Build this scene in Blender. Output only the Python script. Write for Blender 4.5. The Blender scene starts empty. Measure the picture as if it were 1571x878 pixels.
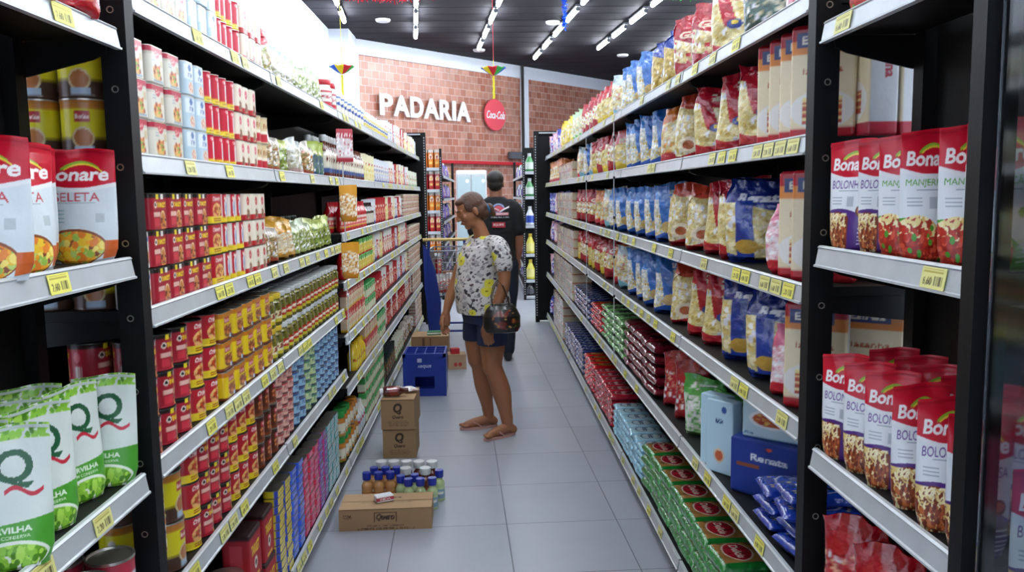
import bpy, math, random
import numpy as np
from mathutils import Matrix, Vector
random.seed(7)
SC = bpy.context.scene
COL = SC.collection
PI = math.pi
R = math.radians

# ------------------------------------------------------------------ camera, light, exposure
CAM_H = 1.55
f_px, yaw, pit, rol = 1259.0, 0.0319, 0.1113, -0.0143
fw = Vector((math.sin(yaw)*math.cos(pit), math.cos(yaw)*math.cos(pit), -math.sin(pit)))
rt = Vector((math.cos(yaw), -math.sin(yaw), 0)); up = rt.cross(fw)
rt2 = math.cos(rol)*rt + math.sin(rol)*up; up2 = -math.sin(rol)*rt + math.cos(rol)*up
cd = bpy.data.cameras.new('camera'); cam = bpy.data.objects.new('camera', cd); COL.objects.link(cam)
cam.matrix_world = Matrix(((rt2.x, up2.x, -fw.x, 0), (rt2.y, up2.y, -fw.y, 0), (rt2.z, up2.z, -fw.z, CAM_H), (0, 0, 0, 1)))
cd.sensor_fit = 'HORIZONTAL'; cd.sensor_width = 36.0; cd.lens = 36.0*f_px/1571.0; cd.clip_start = 0.02; cd.clip_end = 200
SC.camera = cam
W = bpy.data.worlds.new('store_ambient'); SC.world = W; W.use_nodes = True
W.node_tree.nodes['Background'].inputs[0].default_value = (0.75, 0.85, 1.0, 1)
W.node_tree.nodes['Background'].inputs[1].default_value = 0.3
SC.view_settings.view_transform = 'Standard'; SC.view_settings.look = 'None'
SC.view_settings.gamma = 1.0; SC.view_settings.use_curve_mapping = False
SC.view_settings.exposure = 0.0
TUBE_POWER = 60.0
CEIL_Z = 5.32

# ------------------------------------------------------------------ helpers: colour, art, meshes
def lin(c):
    if isinstance(c, str):
        c = c.lstrip('#'); c = tuple(int(c[i:i+2], 16)/255 for i in (0, 2, 4))
    a = np.asarray(c, float)
    return np.where(a <= 0.04045, a/12.92, ((a+0.055)/1.055)**2.4)
def srgb(c):
    if isinstance(c, str):
        c = c.lstrip('#'); return np.array([int(c[i:i+2], 16)/255 for i in (0, 2, 4)])
    return np.asarray(c, float)

MATS = {}
def mat(name, col=None, rough=0.5, metal=0.0, coat=0.0, bump=0.0, bscale=60.0, attr=False, vary=0.0, spec=0.5, trans=0.0, alpha=1.0):
    if name in MATS: return MATS[name]
    m = bpy.data.materials.new(name); m.use_nodes = True; nt = m.node_tree; b = nt.nodes['Principled BSDF']
    b.inputs['Roughness'].default_value = rough; b.inputs['Metallic'].default_value = metal
    b.inputs['Coat Weight'].default_value = coat; b.inputs['Coat Roughness'].default_value = 0.12
    b.inputs['Specular IOR Level'].default_value = spec
    b.inputs['Transmission Weight'].default_value = trans; b.inputs['Alpha'].default_value = alpha
    src = None
    if attr:
        a = nt.nodes.new('ShaderNodeAttribute'); a.attribute_name = 'Col'; src = a.outputs['Color']
    if col is not None:
        c = lin(col); b.inputs['Base Color'].default_value = (c[0], c[1], c[2], 1)
    tc = nt.nodes.new('ShaderNodeTexCoord')
    if vary > 0:
        n = nt.nodes.new('ShaderNodeTexNoise'); n.inputs['Scale'].default_value = bscale*0.3; n.inputs['Detail'].default_value = 4
        nt.links.new(tc.outputs['Object'], n.inputs['Vector'])
        mr = nt.nodes.new('ShaderNodeMapRange'); mr.inputs['To Min'].default_value = 1-vary; mr.inputs['To Max'].default_value = 1+vary*0.4
        nt.links.new(n.outputs['Fac'], mr.inputs['Value'])
        mx = nt.nodes.new('ShaderNodeVectorMath'); mx.operation = 'SCALE'
        if src: nt.links.new(src, mx.inputs[0])
        else: mx.inputs[0].default_value = tuple(lin(col))
        nt.links.new(mr.outputs['Result'], mx.inputs['Scale']); src = mx.outputs[0]
    if src: nt.links.new(src, b.inputs['Base Color'])
    if bump > 0:
        n = nt.nodes.new('ShaderNodeTexNoise'); n.inputs['Scale'].default_value = bscale; n.inputs['Detail'].default_value = 3
        nt.links.new(tc.outputs['Object'], n.inputs['Vector'])
        bp = nt.nodes.new('ShaderNodeBump'); bp.inputs['Strength'].default_value = bump; bp.inputs['Distance'].default_value = 0.01
        nt.links.new(n.outputs['Fac'], bp.inputs['Height']); nt.links.new(bp.outputs['Normal'], b.inputs['Normal'])
    MATS[name] = m
    return m
mat('printed_tin', attr=True, rough=0.32, coat=0.3, bscale=40, bump=0.02)
mat('plastic_film', attr=True, rough=0.16, coat=1.0, bscale=34, bump=1.0)
mat('smooth_film', attr=True, rough=0.3, coat=0.3, bscale=28, bump=0.22)
mat('printed_card', attr=True, rough=0.55, bscale=80, bump=0.03)
mat('paper_tag', attr=True, rough=0.5, bscale=80, bump=0.01)
mat('tin_metal', '#c9c5b8', rough=0.3, metal=0.9, bump=0.03)
mat('dark_tin_metal', '#50504c', rough=0.35, metal=0.8, bump=0.03)
mat('black_steel', '#050608', rough=0.5, bump=0.03, bscale=120, vary=0.1, spec=.3)
mat('black_board', '#060708', rough=0.55, bump=0.03, bscale=90, vary=0.1, spec=.3)
mat('aluminium_rail', '#c3c8cb', rough=0.35, metal=0.25, bump=0.04, bscale=60, vary=0.18)
mat('white_plastic', '#eceef0', rough=0.35, bump=0.02)
mat('blue_plastic', '#16359c', rough=0.35, bump=0.03, vary=0.1)
mat('clear_strip', '#b9bfc2', rough=0.2, spec=0.8)
mat('jar_glass', attr=True, rough=0.08, coat=1.0)

_masks = {}
def text_mask(s, bold=0.0, shear=0.0, res=44):
    k = (s, bold, shear, res)
    if k in _masks: return _masks[k]
    cu = bpy.data.curves.new('tmp_text', 'FONT'); cu.body = s; cu.size = 1.0; cu.offset = bold; cu.shear = shear; cu.resolution_u = 4
    o = bpy.data.objects.new('tmp_text', cu); me = o.to_mesh()
    n = len(me.vertices); co = np.zeros(n*3); me.vertices.foreach_get('co', co); co = co.reshape(-1, 3)[:, :2]
    me.calc_loop_triangles(); nt = len(me.loop_triangles); tri = np.zeros(nt*3, int); me.loop_triangles.foreach_get('vertices', tri); tri = tri.reshape(-1, 3)
    o.to_mesh_clear(); bpy.data.objects.remove(o); bpy.data.curves.remove(cu)
    mn = co.min(0); mxx = co.max(0); h = max(mxx[1]-mn[1], 1e-3); sc = res/h
    Wd = max(2, int(round((mxx[0]-mn[0])*sc))); M = np.zeros((res, Wd), bool)
    P = (co-mn)*sc
    for t in tri:
        a, b, c = P[t]
        x0 = max(0, int(min(a[0], b[0], c[0]))); x1 = min(Wd-1, int(max(a[0], b[0], c[0]))+1)
        y0 = max(0, int(min(a[1], b[1], c[1]))); y1 = min(res-1, int(max(a[1], b[1], c[1]))+1)
        X, Y = np.meshgrid(np.arange(x0, x1+1)+.5, np.arange(y0, y1+1)+.5)
        d = (b[0]-a[0])*(c[1]-a[1])-(b[1]-a[1])*(c[0]-a[0])
        if abs(d) < 1e-9: continue
        u = ((X-a[0])*(c[1]-a[1])-(Y-a[1])*(c[0]-a[0]))/d; v = ((b[0]-a[0])*(Y-a[1])-(b[1]-a[1])*(X-a[0]))/d
        M[y0:y1+1, x0:x1+1] |= (u >= -0.02) & (v >= -0.02) & (u+v <= 1.02)
    _masks[k] = M
    return M

class Art:
    """A small painted label: origin bottom left, unit coordinates."""
    def __init__(s, w, h, c):
        s.w, s.h = w, h; s.a = np.zeros((h, w, 3)); s.a[:] = srgb(c)
        s.X, s.Y = np.meshgrid((np.arange(w)+.5)/w, (np.arange(h)+.5)/h)
    def put(s, m, c): s.a[m] = srgb(c); return s
    def rect(s, x0, y0, x1, y1, c): return s.put((s.X >= x0) & (s.X < x1) & (s.Y >= y0) & (s.Y < y1), c)
    def ell(s, cx, cy, rx, ry, c): return s.put(((s.X-cx)/rx)**2+((s.Y-cy)/ry)**2 < 1, c)
    def ring(s, cx, cy, rx, ry, k, c):
        q = ((s.X-cx)/rx)**2+((s.Y-cy)/ry)**2; return s.put((q < 1) & (q > k*k), c)
    def below(s, f, c): return s.put(s.Y < f(s.X), c)
    def blobs(s, x0, y0, x1, y1, n, r, cols, seed=1, ar=1.0, inside=None):
        g = random.Random(seed)
        for i in range(n):
            cx = g.uniform(x0, x1); cy = g.uniform(y0, y1); rr = r*g.uniform(.6, 1.3); c = g.choice(cols)
            m = ((s.X-cx)/rr)**2+((s.Y-cy)/(rr*ar*s.w/s.h))**2 < 1
            if inside is not None: m &= inside(s.X, s.Y)
            s.a[m] = srgb(c)
        return s
    def strands(s, x0, y0, x1, y1, n, L, wd, cols, seed=1):
        g = random.Random(seed)
        for i in range(n):
            cx = g.uniform(x0, x1); cy = g.uniform(y0, y1); an = g.uniform(0, PI); ca, sa = math.cos(an), math.sin(an)
            dx = (s.X-cx); dy = (s.Y-cy)*s.h/s.w
            m = (abs(dx*ca+dy*sa) < L) & (abs(-dx*sa+dy*ca + 6*(dx*ca+dy*sa)**2) < wd) & (s.X >= x0) & (s.X <= x1) & (s.Y >= y0) & (s.Y <= y1)
            s.a[m] = srgb(g.choice(cols))
        return s
    def text(s, t, cx, cy, h, c, w=None, bold=0.02, shear=0.0, rot=0):
        M = text_mask(t, bold, shear)
        if rot == 90: M = np.rot90(M, 1).copy()        # reads upwards in a y-up array
        if rot == -90: M = np.rot90(M, -1).copy()
        if rot == 180: M = M[::-1, ::-1]
        mh, mw = M.shape
        if rot in (90, -90):
            M = M[::-1, ::-1] if False else M
        if w is None: w = h*s.h/s.w*mw/mh
        U = (s.X-cx)/w+.5; V = (s.Y-cy)/h+.5
        ok = (U >= 0) & (U < 1) & (V >= 0) & (V < 1)
        ui = np.clip((U*mw).astype(int), 0, mw-1); vi = np.clip((V*mh).astype(int), 0, mh-1)
        s.a[ok & M[vi, ui]] = srgb(c); return s
    def lines(s, x0, x1, ys, th, c):
        for y in ys: s.rect(x0, y, x1, y+th, c)
        return s
    def bars(s, x0, y0, x1, y1, n, c):
        for i in range(n):
            a = x0+(x1-x0)*i/n; s.rect(a, y0, a+(x1-x0)/n*(0.35+0.3*((i*7) % 3)/2), y1, c)
        return s
    def sample(s, u, v):
        x = np.clip(u*s.w-.5, 0, s.w-1.001); y = np.clip(v*s.h-.5, 0, s.h-1.001)
        x0 = x.astype(int); y0 = y.astype(int); fx = (x-x0)[..., None]; fy = (y-y0)[..., None]
        A = s.a; x1 = np.minimum(x0+1, s.w-1); y1 = np.minimum(y0+1, s.h-1)
        c = A[y0, x0]*(1-fx)*(1-fy)+A[y0, x1]*fx*(1-fy)+A[y1, x0]*(1-fx)*fy+A[y1, x1]*fx*fy
        return lin(c)

def wob(x, y, z, k, seed):
    g = random.Random(seed); o = 0
    for i in range(5):
        a, b, c, ph = g.uniform(-1, 1)*k, g.uniform(-1, 1)*k, g.uniform(-1, 1)*k, g.uniform(0, 6.28)
        o = o+np.sin(a*x+b*y+c*z+ph+1.3*np.sin(b*x-c*y+a*z+ph*2))
    return o/5

class MB:
    """Collects coloured geometry that becomes ONE mesh."""
    def __init__(s): s.V = []; s.F = []; s.C = []; s.M = []; s.n = 0
    def add(s, V, F, C=None, mi=0):
        V = np.asarray(V, float).reshape(-1, 3)
        s.V.append(V)
        if C is None: C = np.ones((len(V), 3))*.8
        C = np.asarray(C, float)
        if C.ndim == 1: C = np.tile(C, (len(V), 1))
        s.C.append(C.reshape(-1, 3))
        for f in F: s.F.append([i+s.n for i in f]); s.M.append(mi)
        s.n += len(V); return s
    def grid(s, P, C=None, wrap=False, mi=0):
        m, n = P.shape[:2]; F = []
        for i in range(m-1):
            for j in range(n if wrap else n-1):
                k = (j+1) % n; F.append((i*n+j, i*n+k, (i+1)*n+k, (i+1)*n+j))
        return s.add(P.reshape(-1, 3), F, None if C is None else np.asarray(C).reshape(-1, 3), mi)
    def box(s, x0, y0, z0, x1, y1, z1, c=None, mi=0, M=None):
        V = np.array([(x, y, z) for x in (x0, x1) for y in (y0, y1) for z in (z0, z1)], float)
        if M is not None: V = np.array([M @ Vector(v) for v in V])
        F = [(0, 1, 3, 2), (4, 6, 7, 5), (0, 4, 5, 1), (2, 3, 7, 6), (0, 2, 6, 4), (1, 5, 7, 3)]
        return s.add(V, F, None if c is None else lin(c), mi)
    def bevel_box(s, x0, y0, z0, x1, y1, z1, b, c=None, mi=0):
        cx, cy = (x0+x1)/2, (y0+y1)/2; w, d = (x1-x0)/2, (y1-y0)/2
        rows = [(z0, b), (z0+b, 0), (z1-b, 0), (z1, b)]
        P = []
        for z, k in rows:
            X, Y, _ = ring(w-k, d-k, max(b-k*.5, 1e-4), 16); P.append(np.stack([X+cx, Y+cy, np.full(16, z)], 1))
        s.grid(np.array(P), None if c is None else np.tile(lin(c), (4, 16, 1)), True, mi)
        s.add(P[0], [tuple(range(15, -1, -1))], None if c is None else lin(c), mi); s.add(P[-1], [tuple(range(16))], None if c is None else lin(c), mi)
        return s
    def tube(s, pts, r, n=8, c=None, mi=0, cap=True, flat=None):
        pts = [Vector(p) for p in pts]; rs = r if isinstance(r, (list, tuple)) else [r]*len(pts); P = []
        ref = None
        for i, p in enumerate(pts):
            t = (pts[min(i+1, len(pts)-1)]-pts[max(i-1, 0)]).normalized()
            if ref is None: ref = Vector((0, 0, 1)) if abs(t.z) < .8 else Vector((1, 0, 0))
            a = t.cross(ref).normalized(); b = t.cross(a).normalized(); ref = -b if False else ref
            q = rs[i]; ra, rb = q if isinstance(q, (list, tuple)) else (q, q)
            P.append([p+a*ra*math.cos(2*PI*j/n)+b*rb*math.sin(2*PI*j/n) for j in range(n)])
        P = np.array([[tuple(v) for v in row] for row in P])
        s.grid(P, None if c is None else np.tile(lin(c), (len(pts), n, 1)), True, mi)
        if cap:
            s.add(P[0], [tuple(range(n))], None if c is None else lin(c), mi); s.add(P[-1], [tuple(range(n-1, -1, -1))], None if c is None else lin(c), mi)
        return s
    def lathe(s, prof, n=20, cols=None, c=None, mi=0, cx=0, cy=0):
        a = np.arange(n)/n*2*PI; P = np.array([[(cx+r*math.cos(t), cy+r*math.sin(t), z) for t in a] for r, z in prof])
        C = None
        if c is not None: C = np.tile(lin(c), (len(prof), n, 1))
        if cols is not None: C = np.array([np.tile(lin(k), (n, 1)) for k in cols])
        s.grid(P, C, True, mi); s.add(P[-1], [tuple(range(n))], None if C is None else C[-1], mi)
        s.add(P[0], [tuple(range(n-1, -1, -1))], None if C is None else C[0], mi)
        return s
    def mesh(s, name, mats, smooth=True):
        me = bpy.data.meshes.new(name); V = np.concatenate(s.V)
        me.from_pydata(V.tolist(), [], s.F)
        C = np.concatenate(s.C); ca = me.color_attributes.new('Col', 'FLOAT_COLOR', 'POINT')
        ca.data.foreach_set('color', np.concatenate([C, np.ones((len(C), 1))], 1).astype(np.float32).ravel())
        if isinstance(mats, str): mats = [mats]
        for m in mats: me.materials.append(MATS[m])
        if len(mats) > 1: me.polygons.foreach_set('material_index', s.M)
        if smooth:
            me.polygons.foreach_set('use_smooth', [True]*len(me.polygons))
            me.set_sharp_from_angle(angle=R(38))
        me.update(); return me

def ring(w, d, r, n):
    """rounded rectangle, equal arc length, starts at the back centre, u runs left to right across the front (-y)"""
    r = min(r, w, d); sx, sy = 2*(w-r), 2*(d-r); q = PI/2*r; L = 2*sx+2*sy+4*q
    segs = [('l', sx/2, (0, d), (-1, 0)), ('a', q, (-w+r, d-r), PI/2), ('l', sy, (-w, d-r), (0, -1)), ('a', q, (-w+r, -d+r), PI),
            ('l', sx, (-w+r, -d), (1, 0)), ('a', q, (w-r, -d+r), 1.5*PI), ('l', sy, (w, -d+r), (0, 1)), ('a', q, (w-r, d-r), 0), ('l', sx/2, (w-r, d), (-1, 0))]
    X = np.zeros(n); Y = np.zeros(n); U = np.arange(n)/n
    for i in range(n):
        t = L*i/n
        for s in segs:
            if t <= s[1]+1e-12:
                if s[0] == 'l': X[i] = s[2][0]+s[3][0]*t; Y[i] = s[2][1]+s[3][1]*t
                else: a = s[3]+(t/r if r > 0 else 0); X[i] = s[2][0]+r*math.cos(a); Y[i] = s[2][1]+r*math.sin(a)
                break
            t -= s[1]
    return X, Y, U

def interp(keys, m):
    k = np.array(keys, float); t = np.linspace(k[0, 0], k[-1, 0], m)
    cols = [np.interp(t, k[:, 0], k[:, j]) for j in range(k.shape[1])]
    return np.stack(cols, 1)

def package(keys, art, nu, nv, mode='proj', corner=None, crinkle=0.0, ck=60, seed=1, top=None, bottom=None, h=1.0, mb=None, mi=0, side=None):
    """loft: keys rows (t, halfwidth, halfdepth, xoff, yoff)"""
    mb = mb or MB(); K = interp(keys, nv); P = np.zeros((nv, nu, 3)); U = np.zeros((nv, nu)); V = np.zeros((nv, nu))
    th = np.arange(nu)/nu*2*PI+PI/2
    for i, row in enumerate(K):
        t, w, d = row[:3]; xo = row[3] if len(row) > 3 else 0; yo = row[4] if len(row) > 4 else 0
        if corner is None:
            X = w*np.cos(th); Y = d*np.sin(th); u = (np.cos(th)+1)/2 if mode == 'proj' else np.arange(nu)/nu
        else:
            X, Y, u = ring(w, d, corner, nu)
            if mode == 'proj': u = (X/max(w, 1e-6)+1)/2
        P[i, :, 0] = X+xo; P[i, :, 1] = Y+yo; P[i, :, 2] = t*h; U[i] = u; V[i] = (t-K[0, 0])/(K[-1, 0]-K[0, 0])
    if crinkle:
        dsp = crinkle*wob(P[..., 0], P[..., 1]*1.5, P[..., 2], ck, seed)+crinkle*.5*wob(P[..., 0], P[..., 1], P[..., 2], ck*2.2, seed+5)
        sg = np.sign(P[..., 1]-0); nd = np.minimum(1, np.abs(K[:, 2])[:, None]/(0.012))
        P[..., 1] += dsp*sg*nd; P[..., 0] += dsp*.4
    C = art.sample(U, V)
    mb.grid(P, C, True, mi)
    ct = lin(top) if top is not None else C[-1].mean(0); cb = lin(bottom) if bottom is not None else C[0].mean(0)
    mb.add(P[-1], [tuple(range(nu))], ct, mi); mb.add(P[0], [tuple(range(nu-1, -1, -1))], cb, mi)
    return mb

def ob(name, me, parent=None, loc=(0, 0, 0), rz=0.0, label=None, cat=None, group=None, kind=None, rot=None):
    o = bpy.data.objects.new(name, me); COL.objects.link(o); o.location = loc
    o.rotation_euler = rot if rot else (0, 0, rz)
    if parent: o.parent = parent
    if label: o['label'] = label
    if cat: o['category'] = cat
    if group: o['group'] = group
    if kind: o['kind'] = kind
    return o
def text_mesh(s, size, depth, m, bold=0.0, shear=0.0, width=None, align='CENTER'):
    cu = bpy.data.curves.new('lettering', 'FONT'); cu.body = s; cu.size = 1; cu.extrude = depth/2; cu.offset = bold; cu.shear = shear; cu.align_x = align; cu.align_y = 'CENTER'
    o = bpy.data.objects.new('tmp', cu); me = bpy.data.meshes.new_from_object(o); bpy.data.objects.remove(o); bpy.data.curves.remove(cu)
    n = len(me.vertices); co = np.zeros(n*3); me.vertices.foreach_get('co', co); co = co.reshape(-1, 3)
    mn, mx = co.min(0), co.max(0); c = (mn+mx)/2
    sy = size/(mx[1]-mn[1]); sx = width/(mx[0]-mn[0]) if width else sy
    co[:, 0] = (co[:, 0]-c[0])*sx; co[:, 1] = (co[:, 1]-c[1])*sy
    me.vertices.foreach_set('co', co.ravel()); me.materials.clear(); me.materials.append(MATS[m]); me.update(); return me
# ------------------------------------------------------------------ the room
def tile_material():
    m = bpy.data.materials.new('grey_floor_tile'); m.use_nodes = True; nt = m.node_tree; b = nt.nodes['Principled BSDF']
    tc = nt.nodes.new('ShaderNodeTexCoord'); mp = nt.nodes.new('ShaderNodeMapping'); mp.inputs['Rotation'].default_value = (0, 0, -0.0341)
    s = 0.5245
    # tile coordinates: x' = x*c - y*s, y' = x*s + y*c ; seam at x'=.205, y'=4.775
    mp.vector_type = 'POINT'; mp.inputs['Location'].default_value = (0, 0, 0)
    nt.links.new(tc.outputs['Object'], mp.inputs['Vector'])
    ad = nt.nodes.new('ShaderNodeVectorMath'); ad.operation = 'ADD'; ad.inputs[1].default_value = (-0.205+s*40, -4.775+s*40, 0)
    nt.links.new(mp.outputs[0], ad.inputs[0])
    br = nt.nodes.new('ShaderNodeTexBrick'); br.offset = 0.0; br.squash = 1.0
    br.inputs['Scale'].default_value = 1.0; br.inputs['Mortar Size'].default_value = 0.0028; br.inputs['Mortar Smooth'].default_value = 0.3
    br.inputs['Brick Width'].default_value = s; br.inputs['Row Height'].default_value = s; br.inputs['Bias'].default_value = 0
    c1 = lin('#9fa4ad'); c2 = lin('#979ca6'); c3 = lin('#5c6066')
    br.inputs['Color1'].default_value = (*c1, 1); br.inputs['Color2'].default_value = (*c2, 1); br.inputs['Mortar'].default_value = (*c3, 1)
    nt.links.new(ad.outputs[0], br.inputs['Vector'])
    n = nt.nodes.new('ShaderNodeTexNoise'); n.inputs['Scale'].default_value = 3; n.inputs['Detail'].default_value = 6
    nt.links.new(tc.outputs['Object'], n.inputs['Vector'])
    mr = nt.nodes.new('ShaderNodeMapRange'); mr.inputs['To Min'].default_value = .9; mr.inputs['To Max'].default_value = 1.08
    nt.links.new(n.outputs['Fac'], mr.inputs['Value'])
    vm = nt.nodes.new('ShaderNodeVectorMath'); vm.operation = 'SCALE'; nt.links.new(br.outputs['Color'], vm.inputs[0]); nt.links.new(mr.outputs[0], vm.inputs['Scale'])
    nt.links.new(vm.outputs[0], b.inputs['Base Color'])
    b.inputs['Roughness'].default_value = .33; b.inputs['Specular IOR Level'].default_value = .4
    bp = nt.nodes.new('ShaderNodeBump'); bp.inputs['Strength'].default_value = .2; bp.inputs['Distance'].default_value = .002; bp.invert = True
    nt.links.new(br.outputs['Fac'], bp.inputs['Height']); nt.links.new(bp.outputs[0], b.inputs['Normal'])
    MATS['floor_tile'] = m
def brick_material():
    m = bpy.data.materials.new('glazed_clay_block'); m.use_nodes = True; nt = m.node_tree; b = nt.nodes['Principled BSDF']
    tc = nt.nodes.new('ShaderNodeTexCoord')
    br = nt.nodes.new('ShaderNodeTexBrick'); br.offset = 0.5
    br.inputs['Scale'].default_value = 1.0; br.inputs['Mortar Size'].default_value = 0.008; br.inputs['Mortar Smooth'].default_value = 0.2
    br.inputs['Brick Width'].default_value = .228; br.inputs['Row Height'].default_value = .193; br.inputs['Bias'].default_value = 0
    for k, c in (('Color1', '#b98570'), ('Color2', '#9a553c'), ('Mortar', '#c4aea4')): br.inputs[k].default_value = (*lin(c), 1)
    nt.links.new(tc.outputs['Object'], br.inputs['Vector'])
    n = nt.nodes.new('ShaderNodeTexNoise'); n.inputs['Scale'].default_value = 2.2; n.inputs['Detail'].default_value = 5
    nt.links.new(tc.outputs['Object'], n.inputs['Vector'])
    mr = nt.nodes.new('ShaderNodeMapRange'); mr.inputs['From Min'].default_value = .3; mr.inputs['From Max'].default_value = .7; mr.inputs['To Min'].default_value = .85; mr.inputs['To Max'].default_value = 1.25
    nt.links.new(n.outputs['Fac'], mr.inputs['Value'])
    vm = nt.nodes.new('ShaderNodeVectorMath'); vm.operation = 'SCALE'; nt.links.new(br.outputs['Color'], vm.inputs[0]); nt.links.new(mr.outputs[0], vm.inputs['Scale'])
    nt.links.new(vm.outputs[0], b.inputs['Base Color'])
    b.inputs['Roughness'].default_value = .4; b.inputs['Coat Weight'].default_value = .5; b.inputs['Coat Roughness'].default_value = .4
    bp = nt.nodes.new('ShaderNodeBump'); bp.inputs['Strength'].default_value = .5; bp.inputs['Distance'].default_value = .008; bp.invert = True
    nt.links.new(br.outputs['Fac'], bp.inputs['Height']); nt.links.new(bp.outputs[0], b.inputs['Normal'])
    MATS['clay_block'] = m
tile_material(); brick_material()
mat('ceiling_metal', '#2c2a31', rough=.8, bump=.05, bscale=8, vary=.15, spec=.2)
mat('white_wall', '#e4e9f2', rough=.6, bump=.02, bscale=20, vary=.05)
mat('red_paint', '#c21f2b', rough=.4, bump=.02)
def struct(name, mb, m, loc=(0, 0, 0), rz=0):
    return ob(name, mb.mesh(name, m, smooth=False), loc=loc, rz=rz, kind='structure')
RX, NY = 9.0, -5.0
struct('floor', MB().box(-6, NY, -.1, 12, 34, 0), 'floor_tile')
cb = MB().box(-6, NY, CEIL_Z, 12, 34, CEIL_Z+.1)
for i in range(60): cb.box(-6, NY+i*.65, CEIL_Z-.005, 12, NY+i*.65+.03, CEIL_Z-.001)
struct('ceiling', cb, 'ceiling_metal')
struct('wall_left', MB().box(-3.6, NY, 0, -3.45, 19.25, CEIL_Z).box(-3.6, 19.15, 0, -3.0, 20.2, CEIL_Z), 'white_wall')
struct('wall_right', MB().box(RX, NY, 0, RX+.15, 34, CEIL_Z), 'white_wall')
struct('wall_rear', MB().box(-3.6, NY-.15, 0, RX, NY, CEIL_Z), 'white_wall')
# diagonal back wall: local x runs along it, local z up, its face looks to local -y
WA = Vector((-2.991, 20.39, 0)); WR = math.atan2(.7312, .6821)
def wall_obj(name, mb, m, s, z, **k):
    return ob(name, mb.mesh(name, m, smooth=False), loc=(WA.x+math.cos(WR)*s, WA.y+math.sin(WR)*s, z), rz=WR, **k)
bw = ob('wall_back', None, loc=(WA.x, WA.y, 0), rz=WR, kind='structure')
# blocks are laid in the local xz plane: build flat in xy and stand it up so the material sees x, y
def brick_panel(x0, x1, z1):
    me = MB().box(x0, 0, -.1, x1, z1, 0).mesh('brick_panel', 'clay_block', smooth=False)
    return ob('brick_panel', me, parent=bw, loc=(0, 0.04, 0), rot=(PI/2, 0, 0))
brick_panel(-.15, 6.08, 4.96); brick_panel(6.33, 17, 4.96)
ob('upper_band', MB().box(-.5, -.02, 4.96, 17, .2, CEIL_Z).mesh('upper_band', 'white_wall', smooth=False), parent=bw)
ob('wall_column', MB().box(6.07, -.06, 0, 6.34, .2, 4.97).mesh('wall_column', 'white_wall', smooth=False), parent=bw)
ob('corner_column', MB().box(-.55, -.05, 0, -.02, .2, 4.97).mesh('corner_column', 'white_wall', smooth=False), parent=bw)
wall_obj('trim_1', MB().box(6.0, -.12, 0, 6.06, -.061, CEIL_Z), 'dark_tin_metal', 0, 0, kind='structure')
wall_obj('trim_2', MB().box(-.8, -.12, 0, -.68, -.061, CEIL_Z), 'aluminium_rail', 0, 0, kind='structure')
mat('sign_white', '#f2f4f6', rough=.4, bump=.01)
mat('sign_red', '#e4505e', rough=.35, bump=.01)
# letters PADARIA, one thing: the sign, each letter a part
sg = ob('bakery_sign', None, loc=(WA.x+math.cos(WR)*2.2+math.sin(WR)*.03, WA.y+math.sin(WR)*2.2-math.cos(WR)*.03, 3.82), rz=WR,
        label='white raised letters spelling PADARIA on the clay block wall', cat='sign')
wd = {'P': .41, 'A': .54, 'D': .44, 'R': .44, 'I': .13}; gaps = .03
x = -(sum(wd[c] for c in 'PADARIA')+gaps*6)/2
for c in 'PADARIA':
    me = text_mesh(c, .53, .03, 'sign_white', bold=.035, width=wd[c]*1.02)
    ob('letter', me, parent=sg, loc=(x+wd[c]/2, -.03, 0), rot=(PI/2, 0, 0)); x += wd[c]+gaps
ck = ob('drink_sign', None, loc=(WA.x+math.cos(WR)*4.8+math.sin(WR)*.08, WA.y+math.sin(WR)*4.8-math.cos(WR)*.08, 3.81), rz=WR,
        label='round red disc sign with white script on the brick wall beside PADARIA', cat='sign')
d = MB().lathe([(.05, -.03), (.43, -.03), (.445, -.015), (.445, .015), (.43, .03), (.05, .03)], 48)
ob('disc', d.mesh('disc', 'sign_red'), parent=ck, rot=(PI/2, 0, 0))
ob('lettering', text_mesh('Coca-Cola', .22, .012, 'sign_white', bold=.012, shear=.35, width=.76), parent=ck, loc=(0, -.04, 0), rot=(PI/2, 0, 0))
wall_obj('red_band', MB().bevel_box(1.0, -.16, 2.40, 6.0, -.02, 2.49, .01), 'red_paint', 0, 0, label='thin red horizontal beam across the bakery wall', cat='beam')
mat('grey_box', '#55585f', rough=.5, bump=.02)
gb = wall_obj('junction_box', MB().bevel_box(5.42, -.14, 2.59, 5.95, -.0, 2.79, .01), 'grey_box', 0, 0, label='grey rectangular box on the brick wall above the red beam', cat='box')
# fridge against the wall
mat('fridge_glass', '#b9cdd0', rough=.1, spec=.8, vary=.1, bscale=5)
fr = ob('display_fridge', None, loc=(-.30, 19.5, 0), rz=0, label='white two door glass display fridge against the far brick wall', cat='fridge')
ob('cabinet', MB().bevel_box(-.36, -.3, .05, .36, .3, 2.12, .02).box(-.34, -.28, 0, .34, .28, .06).mesh('cabinet', 'white_plastic'), parent=fr)
for i in (0, 1):
    dr = ob('door', MB().bevel_box(-.335+i*.337, -.325, .2, -.002+i*.337, -.3, 2.03, .006).mesh('door', 'aluminium_rail'), parent=fr)
    ob('pane', MB().box(-.315+i*.337, -.332, .26, -.022+i*.337, -.326, 1.97).mesh('pane', 'fridge_glass', smooth=False), parent=dr)
    ob('handle', MB().tube([(-.035+i*.07, -.35, .9), (-.035+i*.07, -.35, 1.4)], .012).mesh('handle', 'grey_box'), parent=dr)
    ob('sticker', MB().lathe([(.001, -.002), (.045, -.002), (.045, .002)], 20).mesh('sticker', 'white_plastic'), parent=dr, loc=(-.09+i*.37, -.336, 1.87), rot=(PI/2, 0, 0))
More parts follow.
